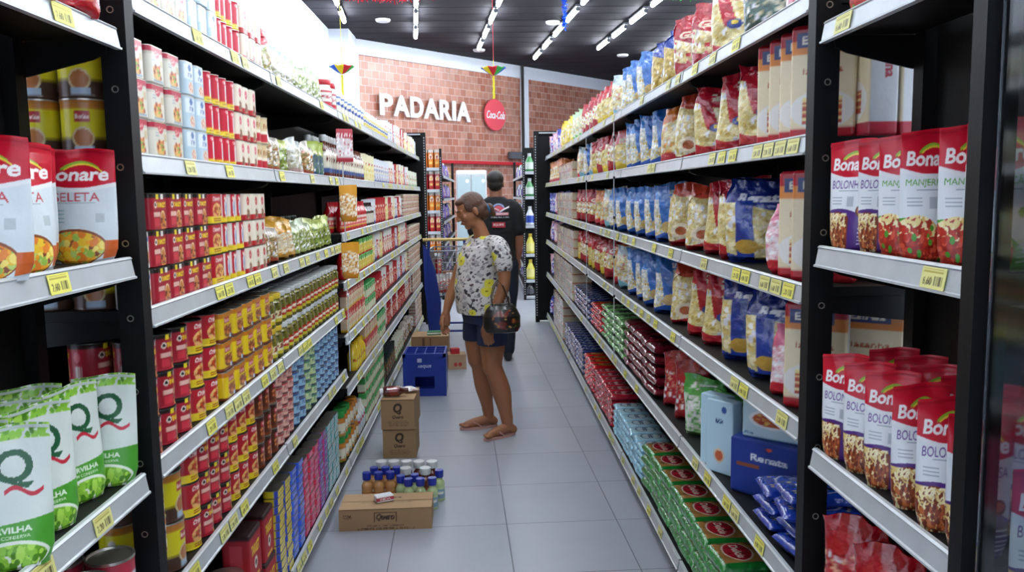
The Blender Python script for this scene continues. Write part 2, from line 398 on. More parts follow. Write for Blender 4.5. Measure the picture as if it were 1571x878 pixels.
# ceiling tubes
tm = bpy.data.materials.new('tube_glow'); tm.use_nodes = True
e = tm.node_tree.nodes['Principled BSDF']; e.inputs['Emission Color'].default_value = (.88, .94, 1, 1); e.inputs['Emission Strength'].default_value = TUBE_POWER
MATS['tube_glow'] = tm
fx = MB().box(-.045, -.62, .045, .045, .62, .08).mesh('fixture', 'grey_box', smooth=False)
tb = MB().tube([(0, -.55, 0), (0, .55, 0)], .042, 8).mesh('tube', 'tube_glow')
cp = MB().tube([(0, 0, 0), (0, .035, 0)], .044, 8).mesh('end_cap', 'grey_box')
rows = [(-2.72, 18.2, 'first row from the left wall'), (-1.22, 20.0, 'second row from the left wall'), (.37, 21.6, 'third row from the left wall'), (2.0, 23.1, 'fourth row from the left wall'), (3.42, 21.7, 'fifth row from the left wall'), (5.1, 23, 'sixth row from the left wall'), (6.8, 23, 'seventh row from the left wall')]
ORD = ['first', 'second', 'third', 'fourth', 'fifth', 'sixth', 'seventh', 'eighth', 'ninth', 'tenth', 'eleventh', 'twelfth', 'thirteenth', 'fourteenth', 'fifteenth', 'sixteenth', 'seventeenth', 'eighteenth', 'nineteenth', 'twentieth']
TENS = {20: 'twenty', 30: 'thirty', 40: 'forty', 50: 'fifty', 60: 'sixty', 70: 'seventy', 80: 'eighty'}
def ordw(i):
    if i < 20: return ORD[i]
    n = i+1; t = n//10*10; u = n % 10
    if u == 0: return TENS[t][:-1]+'ieth'
    return TENS[t]+'-'+ORD[u-1]
for x16, yend, nm in rows:
    k = 0; y = yend-.9
    while y > -4:
        xx = x16-.085*(y-16)
        if -3.3 < xx < 8.6:
            l = ob('tube_light', None, loc=(xx, y, CEIL_Z-.11), rz=.085, label='white ceiling tube light, %s from the far end of %s' % (ordw(k), nm), cat='ceiling light', group='tube lights under the dark ceiling')
            ob('fixture', fx, parent=l); ob('tube', tb, parent=l); ob('end_cap', cp, parent=l, loc=(0, .551, 0)); ob('end_cap', cp, parent=l, loc=(0, -.586, 0))
        y -= 1.6; k += 1
for (sx, sy, w) in ((-2.1, 18.15, 'above the white side wall'), (-.07, 21.9, 'above the red disc sign'), (1.57, 18.5, 'beside the blue tinsel'), (3.85, 22.9, 'farthest to the right')):
    c_ = MB().lathe([(.02, -.05), (.14, -.05), (.16, -.02), (.16, 0)], 24)
    ob('ceiling_speaker', c_.mesh('ceiling_speaker', 'white_plastic'), loc=(sx, sy, CEIL_Z-.013), label='white round flush ceiling disc ' + w, cat='ceiling fitting', group='round ceiling discs')
# hanging umbrellas
mat('umbrella_cloth', attr=True, rough=.6, bump=.05)
mat('red_cord', '#c42030', rough=.6, bump=.02); mat('yellow_cord', '#d9cf2a', rough=.6, bump=.02)
def umbrella(x, y, z, top, label, cordm, turn):
    u = ob('frevo_umbrella', None, loc=(x, y, z), rz=turn, label=label, cat='party decoration', group='small paper umbrellas hanging from the ceiling')
    cols = ['#f2d40e', '#d4202a', '#34a83c', '#2052c4']*2
    n = 8
    for k in range(n):
        m_ = MB(); P = []
        for i in range(7):
            t = i/6; r = .18*t; z0 = .115*t**1.4
            P.append([(r*math.cos(2*PI*(k+j/4)/n), r*math.sin(2*PI*(k+j/4)/n), z0-.12+(.008*(abs(j-2)-2) if i == 6 else 0)) for j in range(5)])
        P = np.array(P); m_.grid(P, np.tile(lin(cols[k]), (7, 5, 1)))
        o = ob('cloth_panel', m_.mesh('cloth_panel', 'umbrella_cloth'), parent=u)
        sm = o.modifiers.new('thick', 'SOLIDIFY'); sm.thickness = .002
    ob('stick', MB().tube([(0, 0, -.18), (0, 0, .1)], .005).mesh('stick', 'yellow_cord'), parent=u)
    ob('cord', MB().tube([(0, 0, .1), (0, 0, top-z)], .004, 6).mesh('cord', cordm), parent=u)
    rb = MB()
    for q in range(3):
        rb.tube([(.012*math.cos(q*2.1+t), .012*math.sin(q*2.1+t), -.13-t*.045) for t in range(8)], .008, 5)
    ob('ribbon', rb.mesh('ribbon', 'yellow_cord'), parent=u)
umbrella(.162, 12, 3.36, CEIL_Z-.013, 'small yellow and red paper umbrella hanging above the red disc sign', 'red_cord', .3)
umbrella(-1.99, 12, 3.40, CEIL_Z-.013, 'small red and green paper umbrella hanging near the white left wall', 'yellow_cord', 1.1)
# tinsel
def tinsel(name, pts, col, label, n, rad):
    mat(col[0], col[1], rough=.25, metal=.5, bump=.05)
    g = random.Random(3); m_ = MB(); m_.tube(pts, .006, 6)
    L = len(pts)-1
    for i in range(n):
        t = g.random()*L; k = int(t); a = Vector(pts[k]).lerp(Vector(pts[min(k+1, L)]), t-k)
        dv = Vector((g.gauss(0, 1), g.gauss(0, 1), g.gauss(0, 1))).normalized()*rad*g.uniform(.5, 1)
        sd = dv.cross(Vector((g.random(), g.random(), g.random()))).normalized()*.006
        m_.add([a-sd, a+sd, a+dv+sd, a+dv-sd], [(0, 1, 2, 3)])
    return ob(name, m_.mesh(name, col[0], smooth=False), label=label, cat='tinsel garland')
tinsel('tinsel_garland', [(1.19, 12, CEIL_Z-.02), (1.19, 12, 4.6), (1.185, 12, 3.88)], ('blue_tinsel', '#1d5fe0'), 'blue tinsel garland hanging straight down from the ceiling', 500, .06)
tinsel('tinsel_garland', [(-2.5, 10.5, CEIL_Z-.02), (-2.0, 10.5, 4.1), (-1.5, 10.5, 4.0), (-1.0, 10.5, 3.985), (-.6, 10.5, 4.01), (.3, 10.5, 4.3), (.7, 10.5, CEIL_Z-.02)], ('red_tinsel', '#d82436'), 'red tinsel garland strung across under the ceiling at upper left', 900, .09)
tinsel('tinsel_garland', [(1.9, 12, CEIL_Z-.02), (2.4, 12, 4.36), (2.8, 12, 4.33), (3.3, 12, 4.34), (4, 12, 4.4), (4.6, 12, CEIL_Z-.02)], ('green_tinsel', '#2fae3a'), 'green tinsel garland strung under the ceiling above the pasta shelf', 600, .09)
# ------------------------------------------------------------------ shelving
XL, XR = -0.7533, 0.727
U = 1.3596
LZ = {'L1': 1.957, 'L2': 1.607, 'L3': 1.26, 'L4': .907, 'L5': .576, 'L6': .07}
CZ = {'L1': 1.957, 'L2': 1.607, 'C3': 1.31, 'C4': 1.045, 'C5': .75, 'C6': .47, 'C7': .07}
RZ_ = {'R1': 1.946, 'R2': 1.631, 'R3': 1.286, 'R4': .959, 'R5': .568, 'R6': .07}
RAIL = .047
def price_tag_art(seed, pale):
    g = random.Random(seed)
    a = Art(56, 32, '#e8e36a' if not pale else '#dedb8c')
    a.lines(.08, .9, [.86, .76], .05, '#a8963a')
    a.text('%d,%d0' % (g.choice([1, 2, 3, 4, 6]), g.choice([2, 5, 6, 9])), .28, .32, .42, '#4a3f20', w=.36)
    a.bars(.55, .15, .9, .6, 8, '#3a3524'); return a
TAGS = []
for i in range(6):
    a = price_tag_art(i, i % 2)
    a.a = a.a*.999
    m_ = MB(); nx, nz = 40, 22
    uu, vv = np.meshgrid(np.linspace(0, 1, nx), np.linspace(0, 1, nz))
    P = np.stack([(uu-.5)*.072, np.zeros_like(uu), (vv-.5)*.036], -1); m_.grid(P, a.sample(uu, vv))
    P2 = P[:, ::-1].copy(); P2[..., 1] += .0012; m_.grid(P2, np.tile(lin('#e8e7a0'), (nz, nx, 1)))
    TAGS.append(m_.mesh('price_tag', 'paper_tag'))
def rail_mesh(L, side):
    # cross section in (outward o, z), extruded along y ; o positive towards the aisle
    sec = [(0, 0), (.0, .004), (-.004, .006), (-.010, .040), (-.008, .043), (-.012, .047), (-.020, .047), (-.018, .038), (-.012, .004), (-.014, 0)]
    m_ = MB(); s = side
    P = np.array([[(s*o, y, z) for o, z in sec] for y in (0, L)])
    m_.grid(P, None, True); m_.add(P[0], [tuple(range(len(sec)))]); m_.add(P[1], [tuple(range(len(sec)-1, -1, -1))])
    return m_.mesh('price_rail', 'aluminium_rail', smooth=False)
tagrng = random.Random(11)
def unit(side, y0, L, zs, back, label, group, name='shelving_unit', top=2.3, near=False, tags=(), posts=(1, 1), deep=None, post_near=True):
    """side -1 left, +1 right. back: world x of the back panel face"""
    X = XL if side < 0 else XR
    s = -side                       # direction towards the aisle
    u = ob(name, None, loc=(X, y0, 0), label=label, cat='shelf rack', group=group)
    bk = abs(back-X)
    ob('back_panel', MB().box(min(-s*bk, -s*(bk+.02)), 0, .05, max(-s*bk, -s*(bk+.02)), L, top).mesh('back_panel', 'black_board', smooth=False), parent=u)
    kick = MB().box(min(-s*.06, -s*.08), .01, 0, max(-s*.06, -s*.08), L-.01, .069).mesh('kick_plate', 'black_steel', smooth=False)
    ob('kick_plate', kick, parent=u)
    for y in posts:
        c = MB().box(min(-s*(bk-.03), -s*(bk-.001)), y-.02, .02, max(-s*(bk-.03), -s*(bk-.001)), y+.02, top).mesh('upright', 'black_steel', smooth=False)
        ob('upright', c, parent=u)
    for k, z in zs.items():
        b = MB(); x0, x1 = sorted((-s*.012, -s*(bk-.031)))
        b.box(x0, .002, z+.018, x1, L-.002, z+.040)
        sh = ob('shelf', b.mesh('shelf', 'black_board', smooth=False), parent=u)
        for yy in (.006, L-.012):
            P = [(-s*.03, z+.017), (-s*.035, z-.008), (-s*.06, z-.018 if z < .2 else z-.02), (-s*(bk-.031), z-.055 if z > .2 else z-.02), (-s*(bk-.031), z+.017)]
            v = [(x, yy, zz) for x, zz in P]+[(x, yy+.006, zz) for x, zz in P]
            br = MB().add(v, [(0, 1, 2, 3, 4), (9, 8, 7, 6, 5)]+[(i, (i+1) % 5, (i+1) % 5+5, i+5) for i in range(5)])
            ob('bracket', br.mesh('bracket', 'black_steel', smooth=False), parent=sh)
        rl = ob('price_rail', rail_mesh(L-.016, s), parent=sh, loc=(0, .008, z))
        yy = .03+tagrng.random()*.05
        while yy < L-.08:
            if tagrng.random() < (.5 if z < 1.5 else .35):
                ob('price_tag', TAGS[tagrng.randrange(6)], parent=sh, loc=(s*(-.0035), yy+.036, z+.023), rot=(-.17*1 if True else 0, 0, (PI/2 if s > 0 else -PI/2)))
            yy += tagrng.choice([.085, .11, .16, .22])
    return u
def front_post(side, y, u, top=2.3):
    X = XL if side < 0 else XR; s = -side
    m_ = MB().box(min(-s*.001, -s*.056), y, 0, max(-s*.001, -s*.056), y+.043, top)
    p = ob('front_post', m_.mesh('front_post', 'black_steel', smooth=False), parent=u, loc=(0, -u.location.y, 0))
    g = random.Random(2)
    for z in np.arange(.3, 2.2, .165):
        a = MB(); n = 16
        P = np.array([[((-s*.03)+(r*math.cos(2*PI*j/n)), y-d, z+r*math.sin(2*PI*j/n)) for j in range(n)] for r, d in ((.0075, .0005), (.0075, .002), (.0058, .002), (.0052, .0005))])
        a.grid(P, None, True)
        ob('hole_ring', a.mesh('hole_ring', 'tin_metal'), parent=p)
names_l = ['first', 'second', 'third', 'fourth', 'fifth', 'sixth']
BL, BR = -1.15, 1.12
units = {}
YL0, YR0 = 1.862, 1.862
yj = [1.684+U*k for k in range(7)]
for k in range(6):
    y0 = yj[k] if k else 1.862
    units['L%d' % k] = unit(-1, y0, yj[k+1]-y0, LZ if k < 2 else CZ, BL, 'black steel shelving unit with grey rails, %s section beyond the near left post' % names_l[k], 'left aisle shelving sections', posts=[yj[k+1]-y0-.021])
    y0 = (yj[k]+.01) if k else 1.862
    units['R%d' % k] = unit(1, y0, yj[k+1]+.01-y0, RZ_, BR, 'black steel shelving unit with grey rails, %s section beyond the near right post' % names_l[k], 'right aisle shelving sections', posts=[yj[k+1]-y0-.021])
front_post(-1, 1.815, units['L0']); front_post(1, 1.815, units['R0'])
nl = unit(-1, .75, 1.05, {'n0': 1.863, 'n1': 1.381, 'n2': .90, 'n3': .55, 'n4': .07}, -.985, 'near left black shelf rack holding vegetable pouches and cans', None, posts=[1.02])
nr = unit(1, 1.20, .60, {'n0': 1.863, 'n1': 1.381, 'n2': .92, 'n3': .55, 'n4': .07}, .965, 'near right black shelf rack holding spaghetti sauce pouches', None, posts=[.57])
# near end of the right rack: post with a smoked clear pane nearer the camera
pt = MB().box(.004, -.035, 0, .058, -.001, 2.3)
ob('end_post', pt.mesh('end_post', 'black_steel', smooth=False), parent=nr, loc=(-.02, 0, 0))
gm = bpy.data.materials.new('smoked_pane'); gm.use_nodes = True; gb_ = gm.node_tree.nodes['Principled BSDF']
gb_.inputs['Base Color'].default_value = (.78, .84, .88, 1); gb_.inputs['Roughness'].default_value = .06; gb_.inputs['Transmission Weight'].default_value = 1; gb_.inputs['IOR'].default_value = 1.45
MATS['smoked_pane'] = gm
cabn = ob('glass_cabinet', None, loc=(XR, .2, 0), label='dark cabinet with a smoked clear pane at the right edge', cat='cabinet')
ob('pane', MB().box(0, 0, .05, .005, .955, 2.3).mesh('pane', 'smoked_pane', smooth=False), parent=cabn)
ob('back_panel', MB().box(.26, 0, 0, .28, .955, 2.3).mesh('back_panel', 'black_board', smooth=False), parent=cabn)
for z in (.90, 1.36, 1.84):
    ob('shelf', MB().box(.03, 0, z, .255, .95, z+.02).mesh('shelf', 'black_board', smooth=False), parent=cabn)
# far end panels with perforated edges
def end_panel(side, xf, xb, y, label):
    x0, x1 = sorted((xf, xb))
    o = ob('gondola_end', None, loc=(xf, y, 0), label=label, cat='shelf end panel')
    ob('panel', MB().box(x0-xf, 0, .02, x1-xf, .03, 2.27).mesh('panel', 'black_board', smooth=False), parent=o)
    s = 1 if xb > xf else -1
    fr_ = MB()
    a0, a1 = sorted((0, s*.05)); fr_.box(a0, -.035, 0, a1, -.001, 2.29); b0, b1 = sorted((s*.051, xb-xf)); fr_.box(b0, -.03, 2.25, b1, -.001, 2.29)
    ob('post', fr_.mesh('post', 'black_steel', smooth=False), parent=o)
    h = MB()
    for i in range(70):
        z = .08+i*.031; h.box(s*.018-.005, -.0375, z, s*.018+.005, -.0355, z+.016)  # pale dots: light showing through the post holes, put into colour
    ob('lit_perforation', h.mesh('lit_perforation', 'aluminium_rail', smooth=False), parent=o)
    h2 = MB().box(min(s*.06, xb-xf), -.033, 2.262, max(s*.06, xb-xf), -.0305, 2.276); ob('top_edge', h2.mesh('top_edge', 'aluminium_rail', smooth=False), parent=o)
end_panel(-1, -.685, -1.17, 9.885, 'black end panel with perforated post closing the left shelving row')
end_panel(1, .597, 1.14, 9.885, 'black end panel with perforated post closing the right shelving row')
# ------------------------------------------------------------------ what stands on each shelf: kind, from y, to y, tiers, rows deep
LAYOUT = {
    'L1': [('tin_burger', 2.0, 2.29, 3, 1), ('tin_blue', 2.29, 2.52, 2, 1), ('tin_redyellow', 2.52, 2.77, 2, 1), ('tin_cream', 2.77, 3.03, 2, 1), ('bag_redolive', 3.03, 3.29, 1, 1), ('bag_clear', 3.29, 3.63, 1, 1), ('bag_olive', 3.63, 4.24, 1, 1), ('tub_redlid', 4.27, 4.56, 1, 1), ('tub_mayo', 4.56, 5.54, 1, 1), ('bottle_mustard', 5.54, 6.87, 1, 1), ('pouch_navy', 6.87, 7.21, 1, 1), ('pouch_white', 7.21, 9.77, 1, 1), ('pouch_green', 9.77, 10.27, 1, 1)],
    'L2': [('tin_burger', 1.87, 2.21, 3, 1), ('tin_blue', 2.22, 2.39, 3, 1), ('tin_redyellow', 2.4, 2.68, 3, 1), ('tin_cream', 2.68, 2.9, 3, 1), ('can_tan', 2.9, 3.07, 2, 1), ('bag_brown', 3.07, 3.31, 1, 1), ('bag_greenlabel', 3.31, 3.49, 1, 1), ('bag_clear', 3.49, 3.75, 1, 1), ('bag_brown', 3.75, 3.96, 1, 1), ('pouch_greennavy', 3.96, 4.18, 1, 1), ('bottle_sauce', 4.18, 5.45, 1, 2), ('pouch_cream', 5.51, 6.12, 1, 1), ('pouch_navy', 6.12, 7.06, 1, 1), ('pouch_white', 7.06, 8.8, 1, 1), ('pouch_green', 8.8, 10.15, 1, 1)],
    'L3': [('tin_sadia', 1.86, 1.95, 2, 1), ('tin_target', 1.95, 2.36, 3, 1), ('tin_oderich', 2.36, 2.48, 3, 1), ('tin_fish', 2.48, 2.71, 3, 1), ('tin_circle', 2.71, 2.96, 3, 1), ('bag_brown', 2.97, 3.24, 1, 1), ('bag_gold', 3.24, 3.5, 1, 1), ('bag_olive', 3.5, 3.82, 1, 1), ('bag_greenlabel', 3.82, 4.37, 1, 1)],
    'L4': [('can_target', 1.87, 2.18, 3, 2), ('can_oderich', 2.18, 2.41, 3, 2), ('tin_bordon', 2.41, 2.98, 3, 1), ('jar_yellow', 2.98, 3.16, 2, 1), ('jar_white', 3.16, 4.37, 2, 3)],
    'L5': [('can_bean', 1.88, 1.96, 3, 1), ('can_bordon', 1.96, 2.11, 2, 2), ('can_oderich', 2.11, 2.2, 3, 1), ('can_target', 2.2, 2.46, 3, 1), ('can_oderich', 2.46, 2.76, 3, 1), ('can_choc', 2.76, 3.03, 3, 1), ('tuna_red', 3.03, 3.29, 6, 1), ('tuna_blue', 3.29, 3.52, 6, 1), ('tuna_green', 3.52, 3.75, 6, 1), ('tuna_blue', 3.75, 4.3, 6, 1)],
    'L6': [('can_openred', 2.18, 2.42, 2, 1), ('can_yellow', 2.42, 2.56, 5, 1), ('canister_red', 2.56, 2.9, 2, 1), ('sardine_yellow', 2.94, 3.15, 12, 1), ('sardine_blue', 3.15, 3.37, 12, 1), ('sardine_red', 3.37, 3.68, 11, 1), ('sardine_magenta', 3.68, 3.9, 11, 1), ('sardine_teal', 3.9, 4.19, 11, 1)],
    'C3': [('ketchup', 4.62, 5.47, 1, 2), ('bottle_dark', 5.47, 5.83, 1, 1), ('pouch_navy', 5.83, 6.12, 1, 1), ('pouch_red', 6.12, 6.7, 1, 1), ('pouch_white', 6.7, 8.0, 1, 1), ('carton_red', 8.0, 10.04, 3, 1)],
    'C4': [('bottle_greencap', 4.61, 5.1, 1, 1), ('carton_yellow', 5.1, 5.7, 2, 1), ('pouch_white', 5.7, 6.37, 1, 1), ('pouch_red', 6.37, 7.33, 1, 1), ('pouch_white', 7.33, 8.48, 1, 1), ('carton_red', 8.48, 10.06, 2, 1)],
    'C5': [('carton_tall', 4.57, 5.25, 2, 1), ('carton_green', 5.25, 5.79, 2, 1), ('pouch_red', 5.79, 7.36, 1, 1), ('pouch_white', 7.36, 8.39, 1, 1), ('carton_red', 8.39, 10.06, 3, 1)],
    'C6': [('mustard', 4.86, 5.24, 1, 1), ('carton_tall', 5.24, 5.83, 2, 1), ('carton_green', 5.83, 6.3, 2, 1), ('pouch_red', 6.3, 8.76, 1, 1), ('carton_red', 8.76, 10.06, 3, 1)],
    'C7': [('jar_greencap', 4.35, 4.87, 2, 1), ('bottle_white', 4.87, 5.15, 1, 1), ('carton_green', 5.15, 6.11, 4, 1), ('pouch_dark', 6.11, 7.05, 1, 1), ('pouch_green', 7.05, 7.76, 1, 1), ('bag_brown', 7.76, 8.97, 1, 1), ('carton_red', 8.97, 9.93, 4, 1)],
    'R1': [('bag_pink', 1.96, 2.24, 1, 1), ('bag_darkgreen', 2.24, 2.61, 1, 1), ('bag_galo', 2.61, 2.94, 1, 1), ('bag_red', 2.94, 3.4, 1, 1), ('bag_gold', 3.4, 3.94, 1, 1), ('bag_blue', 3.94, 4.5, 1, 1), ('bag_noodle', 4.5, 4.96, 1, 1), ('bag_macaroni', 4.96, 5.88, 1, 1), ('bag_red', 5.88, 6.56, 1, 1), ('bag_clearg', 6.56, 7.26, 1, 1), ('bag_yellow', 7.26, 8.27, 1, 1), ('bag_navy', 8.27, 10.22, 1, 1)],
    'R2': [('lasagna', 1.95, 2.29, 1, 1), ('bag_galo', 2.34, 3.1, 1, 1), ('bag_shell', 3.1, 3.46, 1, 1), ('bag_orange', 3.46, 3.7, 1, 1), ('bag_blue', 3.7, 4.56, 1, 1), ('bag_macaroni', 4.72, 5.88, 1, 1), ('bag_noodle', 5.88, 6.96, 1, 1), ('brick_cream', 7.06, 8.3, 2, 1), ('bag_orange', 8.3, 10.26, 1, 1)],
    'R3': [('lasagna', 1.94, 2.1, 1, 2), ('bag_pinkred', 2.12, 2.19, 1, 1), ('bag_renata', 2.32, 2.77, 1, 1), ('bag_galo', 2.56, 2.97, 1, 1), ('bag_shell', 2.99, 3.53, 1, 1), ('bag_blue', 3.56, 4.49, 1, 1), ('bag_noodle', 4.6, 5.89, 1, 1), ('bag_red', 5.97, 6.98, 1, 1), ('brick_cream', 7.08, 8.55, 3, 1), ('bag_navy', 8.55, 10.31, 1, 1)],
    'R4': [('lasagna', 1.94, 2.08, 1, 2), ('bag_pinkred', 2.1, 2.18, 1, 1), ('bag_renata', 2.19, 2.75, 1, 1), ('bag_galo', 2.77, 3.18, 1, 1), ('bag_shell', 3.2, 3.55, 1, 1), ('bag_blue', 3.58, 4.49, 1, 1), ('bag_noodle', 4.56, 5.05, 1, 1), ('bag_macaroni', 5.1, 6.9, 1, 1), ('brick_cream', 7.0, 8.58, 3, 1), ('bag_navy', 8.58, 10.35, 1, 1)],
    'R5': [('bag_greenw', 2.73, 2.96, 1, 1), ('bag_greenw', 2.96, 3.19, 1, 1), ('bag_redup', 3.19, 3.62, 1, 1), ('flat_maroon', 3.65, 4.47, 5, 1), ('flat_greenclear', 4.49, 5.34, 5, 1), ('flat_red', 5.4, 5.88, 4, 1), ('flat_navy', 5.95, 7.02, 4, 1), ('brick_cream', 7.12, 9.02, 4, 1), ('bag_navy', 9.02, 10.4, 1, 1)],
    'R6': [('flat_green', 2.55, 3.91, 4, 1), ('flat_lightblue', 3.94, 4.84, 5, 1), ('flat_redcracker', 4.89, 5.68, 5, 1), ('flat_red', 5.75, 6.29, 5, 1), ('flat_navy', 6.38, 7.87, 5, 1), ('brick_cream', 8.0, 9.07, 5, 1), ('bag_navy', 9.25, 10.47, 1, 1)],
}
# ------------------------------------------------------------------ kinds of goods
KINDS = {}
def reg(key, name, cat, desc, plural, me, w, d, h, kids=(), gap=.004, rot=0.0, jit=0.0, near_kids=True, sp=None):
    KINDS[key] = dict(sp=sp, name=name, cat=cat, desc=desc, plural=plural, me=me, w=w, d=d, h=h, kids=kids, gap=gap, rot=rot, jit=jit)
FOOD = {'stew': ['#b5642a', '#8a3d18', '#d9a24e', '#7a2c12'], 'bean': ['#4a1c12', '#7a3620', '#a85c34', '#2c100a'], 'saus': ['#e08a4a', '#c8602c', '#f0b070', '#8a2c16'],
        'pasta': ['#efe0a0', '#e0c878', '#f6ecc0', '#c9ab58'], 'pea': ['#8cc83c', '#6aa828', '#b0e058', '#4f8a1c'], 'nut': ['#b08a50', '#8a6a38', '#d8bc84', '#6a5028'], 'olive': ['#8a9a3c', '#6a7a28', '#a8b458', '#4f5c1c']}

# rectangular tins -------------------------------------------------
def tin(key, art, w, d, h, name, desc, plural, corner=.014, nu=84, nv=26, lid='tin_metal', cat='tinned food', round_=False):
    if round_: keys = [(0, w/2-.003, d/2-.003), (.025, w/2, d/2), (.05, w/2-.0015, d/2-.0015), (.93, w/2-.0015, d/2-.0015), (.97, w/2, d/2)]
    else: keys = [(0, w/2-.003, d/2-.003), (.03, w/2, d/2), (.97, w/2, d/2)]
    mb = package(keys, art, nu, nv, mode='wrap', corner=None if round_ else corner, h=h, top='#b8b4a8')
    me = mb.mesh(name, 'printed_tin')
    lm = MB(); n = 32; P = []
    for r, z in ((0.0, .971*h), (0.0, 1.0*h), (.004, 1.0*h), (.006, .975*h)):
        if round_:
            a = np.arange(n)/n*2*PI; P.append(np.stack([(w/2-r)*np.cos(a), (d/2-r)*np.sin(a), np.full(n, z)], 1))
        else:
            X, Y, _ = ring(w/2-r, d/2-r, corner, n); P.append(np.stack([X, Y, np.full(n, z)], 1))
    lm.grid(np.array(P), None, True); lm.add(P[-1], [tuple(range(n))])
    reg(key, name, cat, desc, plural, me, w, d, h+.0005, kids=[('lid', lm.mesh('lid', lid))], gap=.003)
# wrap art: u=.5 is the front centre
def a_burger():
    a = Art(200, 60, '#dad6c8')
    a.rect(0, .86, 1, 1, '#b82c44').rect(0, .78, 1, .86, '#c8c4b4')
    for cx in (.5, .02, .98):
        a.ell(cx, .84, .05, .13, '#c72a45'); a.text('Swift', cx, .84, .12, '#f5e6d8', w=.07)
        a.ell(cx-.02, .30, .085, .22, '#e4b765').blobs(cx-.09, .16, cx+.06, .48, 26, .016, FOOD['saus']+['#7ab040', '#e8d080'], 3)
        a.rect(cx-.1, .05, cx+.1, .12, '#7a9ab8'); a.rect(cx+.06, .5, cx+.11, .72, '#c8b890'); a.lines(cx-.11, cx-.04, [.56, .64, .72], .03, '#9aa8b4')
    a.rect(.22, .1, .28, .7, '#cfd6d8'); a.bars(.73, .2, .79, .5, 8, '#555555'); return a
tin('tin_burger', a_burger(), .092, .062, .088, 'luncheon_tin', 'white tin with burger picture and pink top band', 'white luncheon tins')
def a_blue():
    a = Art(200, 60, '#b9cfdc'); a.rect(0, 0, .3, 1, '#5a6f86').rect(.72, 0, 1, 1, '#5a6f86')
    a.rect(.36, .5, .64, .95, '#dfe9ee'); a.ell(.5, .84, .05, .1, '#4a72b0'); a.text('ATUM', .5, .62, .14, '#3b5c98', w=.12)
    a.ell(.52, .24, .08, .18, '#e6d2c0').blobs(.46, .14, .58, .36, 14, .014, ['#d89078', '#f0d8c0', '#c86850'], 4); return a
tin('tin_blue', a_blue(), .072, .062, .088, 'fish_tin', 'tall slate blue and white tin', 'slate blue tins')
def a_redyellow():
    a = Art(200, 60, '#c9243c'); a.rect(0, 0, 1, .2, '#e8d23a'); a.rect(.47, .2, .56, .8, '#e9e4df').ell(.52, .5, .045, .28, '#f1ede6'); a.text('Oderich', .5, .88, .13, '#f4efe2', w=.14)
    a.ell(.52, .48, .022, .2, '#b8c8d8'); a.lines(.4, .6, [.06, .12], .03, '#b8862a'); a.rect(0, .2, .2, .95, '#a81c30'); return a
tin('tin_redyellow', a_redyellow(), .062, .055, .088, 'sausage_tin', 'red tin with white oval and yellow foot', 'red and yellow tins', round_=True, nu=60)
def a_cream(circle='#c8222c'):
    a = Art(200, 60, '#ece2cf'); a.rect(0, 0, 1, .22, '#b8252a')
    for cx in (.5, .03, .97): a.ell(cx, .74, .05, .17, circle); a.text('Swift', cx, .74, .1, '#f4e6d8', w=.07); a.ell(cx, .26, .06, .2, '#d8b48c').blobs(cx-.05, .14, cx+.05, .38, 14, .016, FOOD['bean'], 5)
    return a
tin('tin_cream', a_cream('#d8506a'), .07, .06, .088, 'meat_tin', 'cream tin with rose disc', 'cream tins')
tin('tin_circle', a_cream(), .082, .06, .088, 'corned_beef_tin', 'cream tin with red disc and red foot', 'cream tins with red discs')
a = Art(120, 60, '#d8c49a'); a.rect(0, .05, 1, .36, '#c02838').rect(0, .36, 1, .5, '#f0e6d2').text('PATE', .5, .68, .2, '#a05a28', w=.2)
tin('can_tan', a, .074, .074, .094, 'spread_can', 'round tan can with red lower band', 'tan cans', round_=True, nu=56)
a = Art(160, 70, '#e6e2d8'); a.ell(.5, .82, .1, .14, '#3a66b8'); a.text('Salsa', .5, .82, .08, '#ffffff', w=.1); a.ell(.5, .35, .11, .26, '#c87a4a').blobs(.41, .15, .6, .55, 30, .014, FOOD['stew'], 8); a.ell(.53, .14, .04, .08, '#4a78c8'); a.rect(.3, 0, .38, .2, '#d8cf60').rect(0, 0, .25, 1, '#a8a49c')
tin('tin_sadia', a, .075, .06, .088, 'ready_meal_tin', 'white tin with blue disc and stew picture', 'white and blue tins')
def a_target(round_):
    a = Art(260, 80, '#a51f30'); a.rect(0, .9, 1, 1, '#1c1412')
    for k, cx in enumerate((.5, .02, .98)):
        a.rect(cx-.07, .86, cx-.02, 1, '#e6d428').rect(cx+.02, .86, cx+.07, 1, '#e8e4dc')
        a.ell(cx-.085, .70, .027, .09, '#f0e8d8').ell(cx-.085, .70, .015, .05, '#1a1614'); a.text('TARGET', cx+.03, .70, .15, '#f2d824', w=.17, bold=.04)
        a.rect(cx-.12, .38, cx+.0, .5, '#e3b7a8'); a.ell(cx+.05, .24, .05, .3, '#efd49a').ell(cx+.05, .24, .04, .25, '#c8803c').blobs(cx+.01, .06, cx+.09, .44, 26, .012, FOOD['bean']+FOOD['saus'], 4+k)
        a.rect(cx-.11, .1, cx-.02, .32, '#d23a48')
    a.bars(.2, .15, .26, .45, 9, '#dad2c8'); a.ell(.22, .68, .03, .14, '#c8606a'); return a
tin('tin_target', a_target(0), .098, .066, .088, 'feijoada_tin', 'crimson tin with yellow lettering and black rim', 'crimson tins', lid='dark_tin_metal', nu=120, nv=32)
tin('can_target', a_target(1), .094, .094, .092, 'bean_can', 'round crimson can with yellow lettering', 'crimson cans', round_=True, lid='dark_tin_metal', nu=110, nv=32)
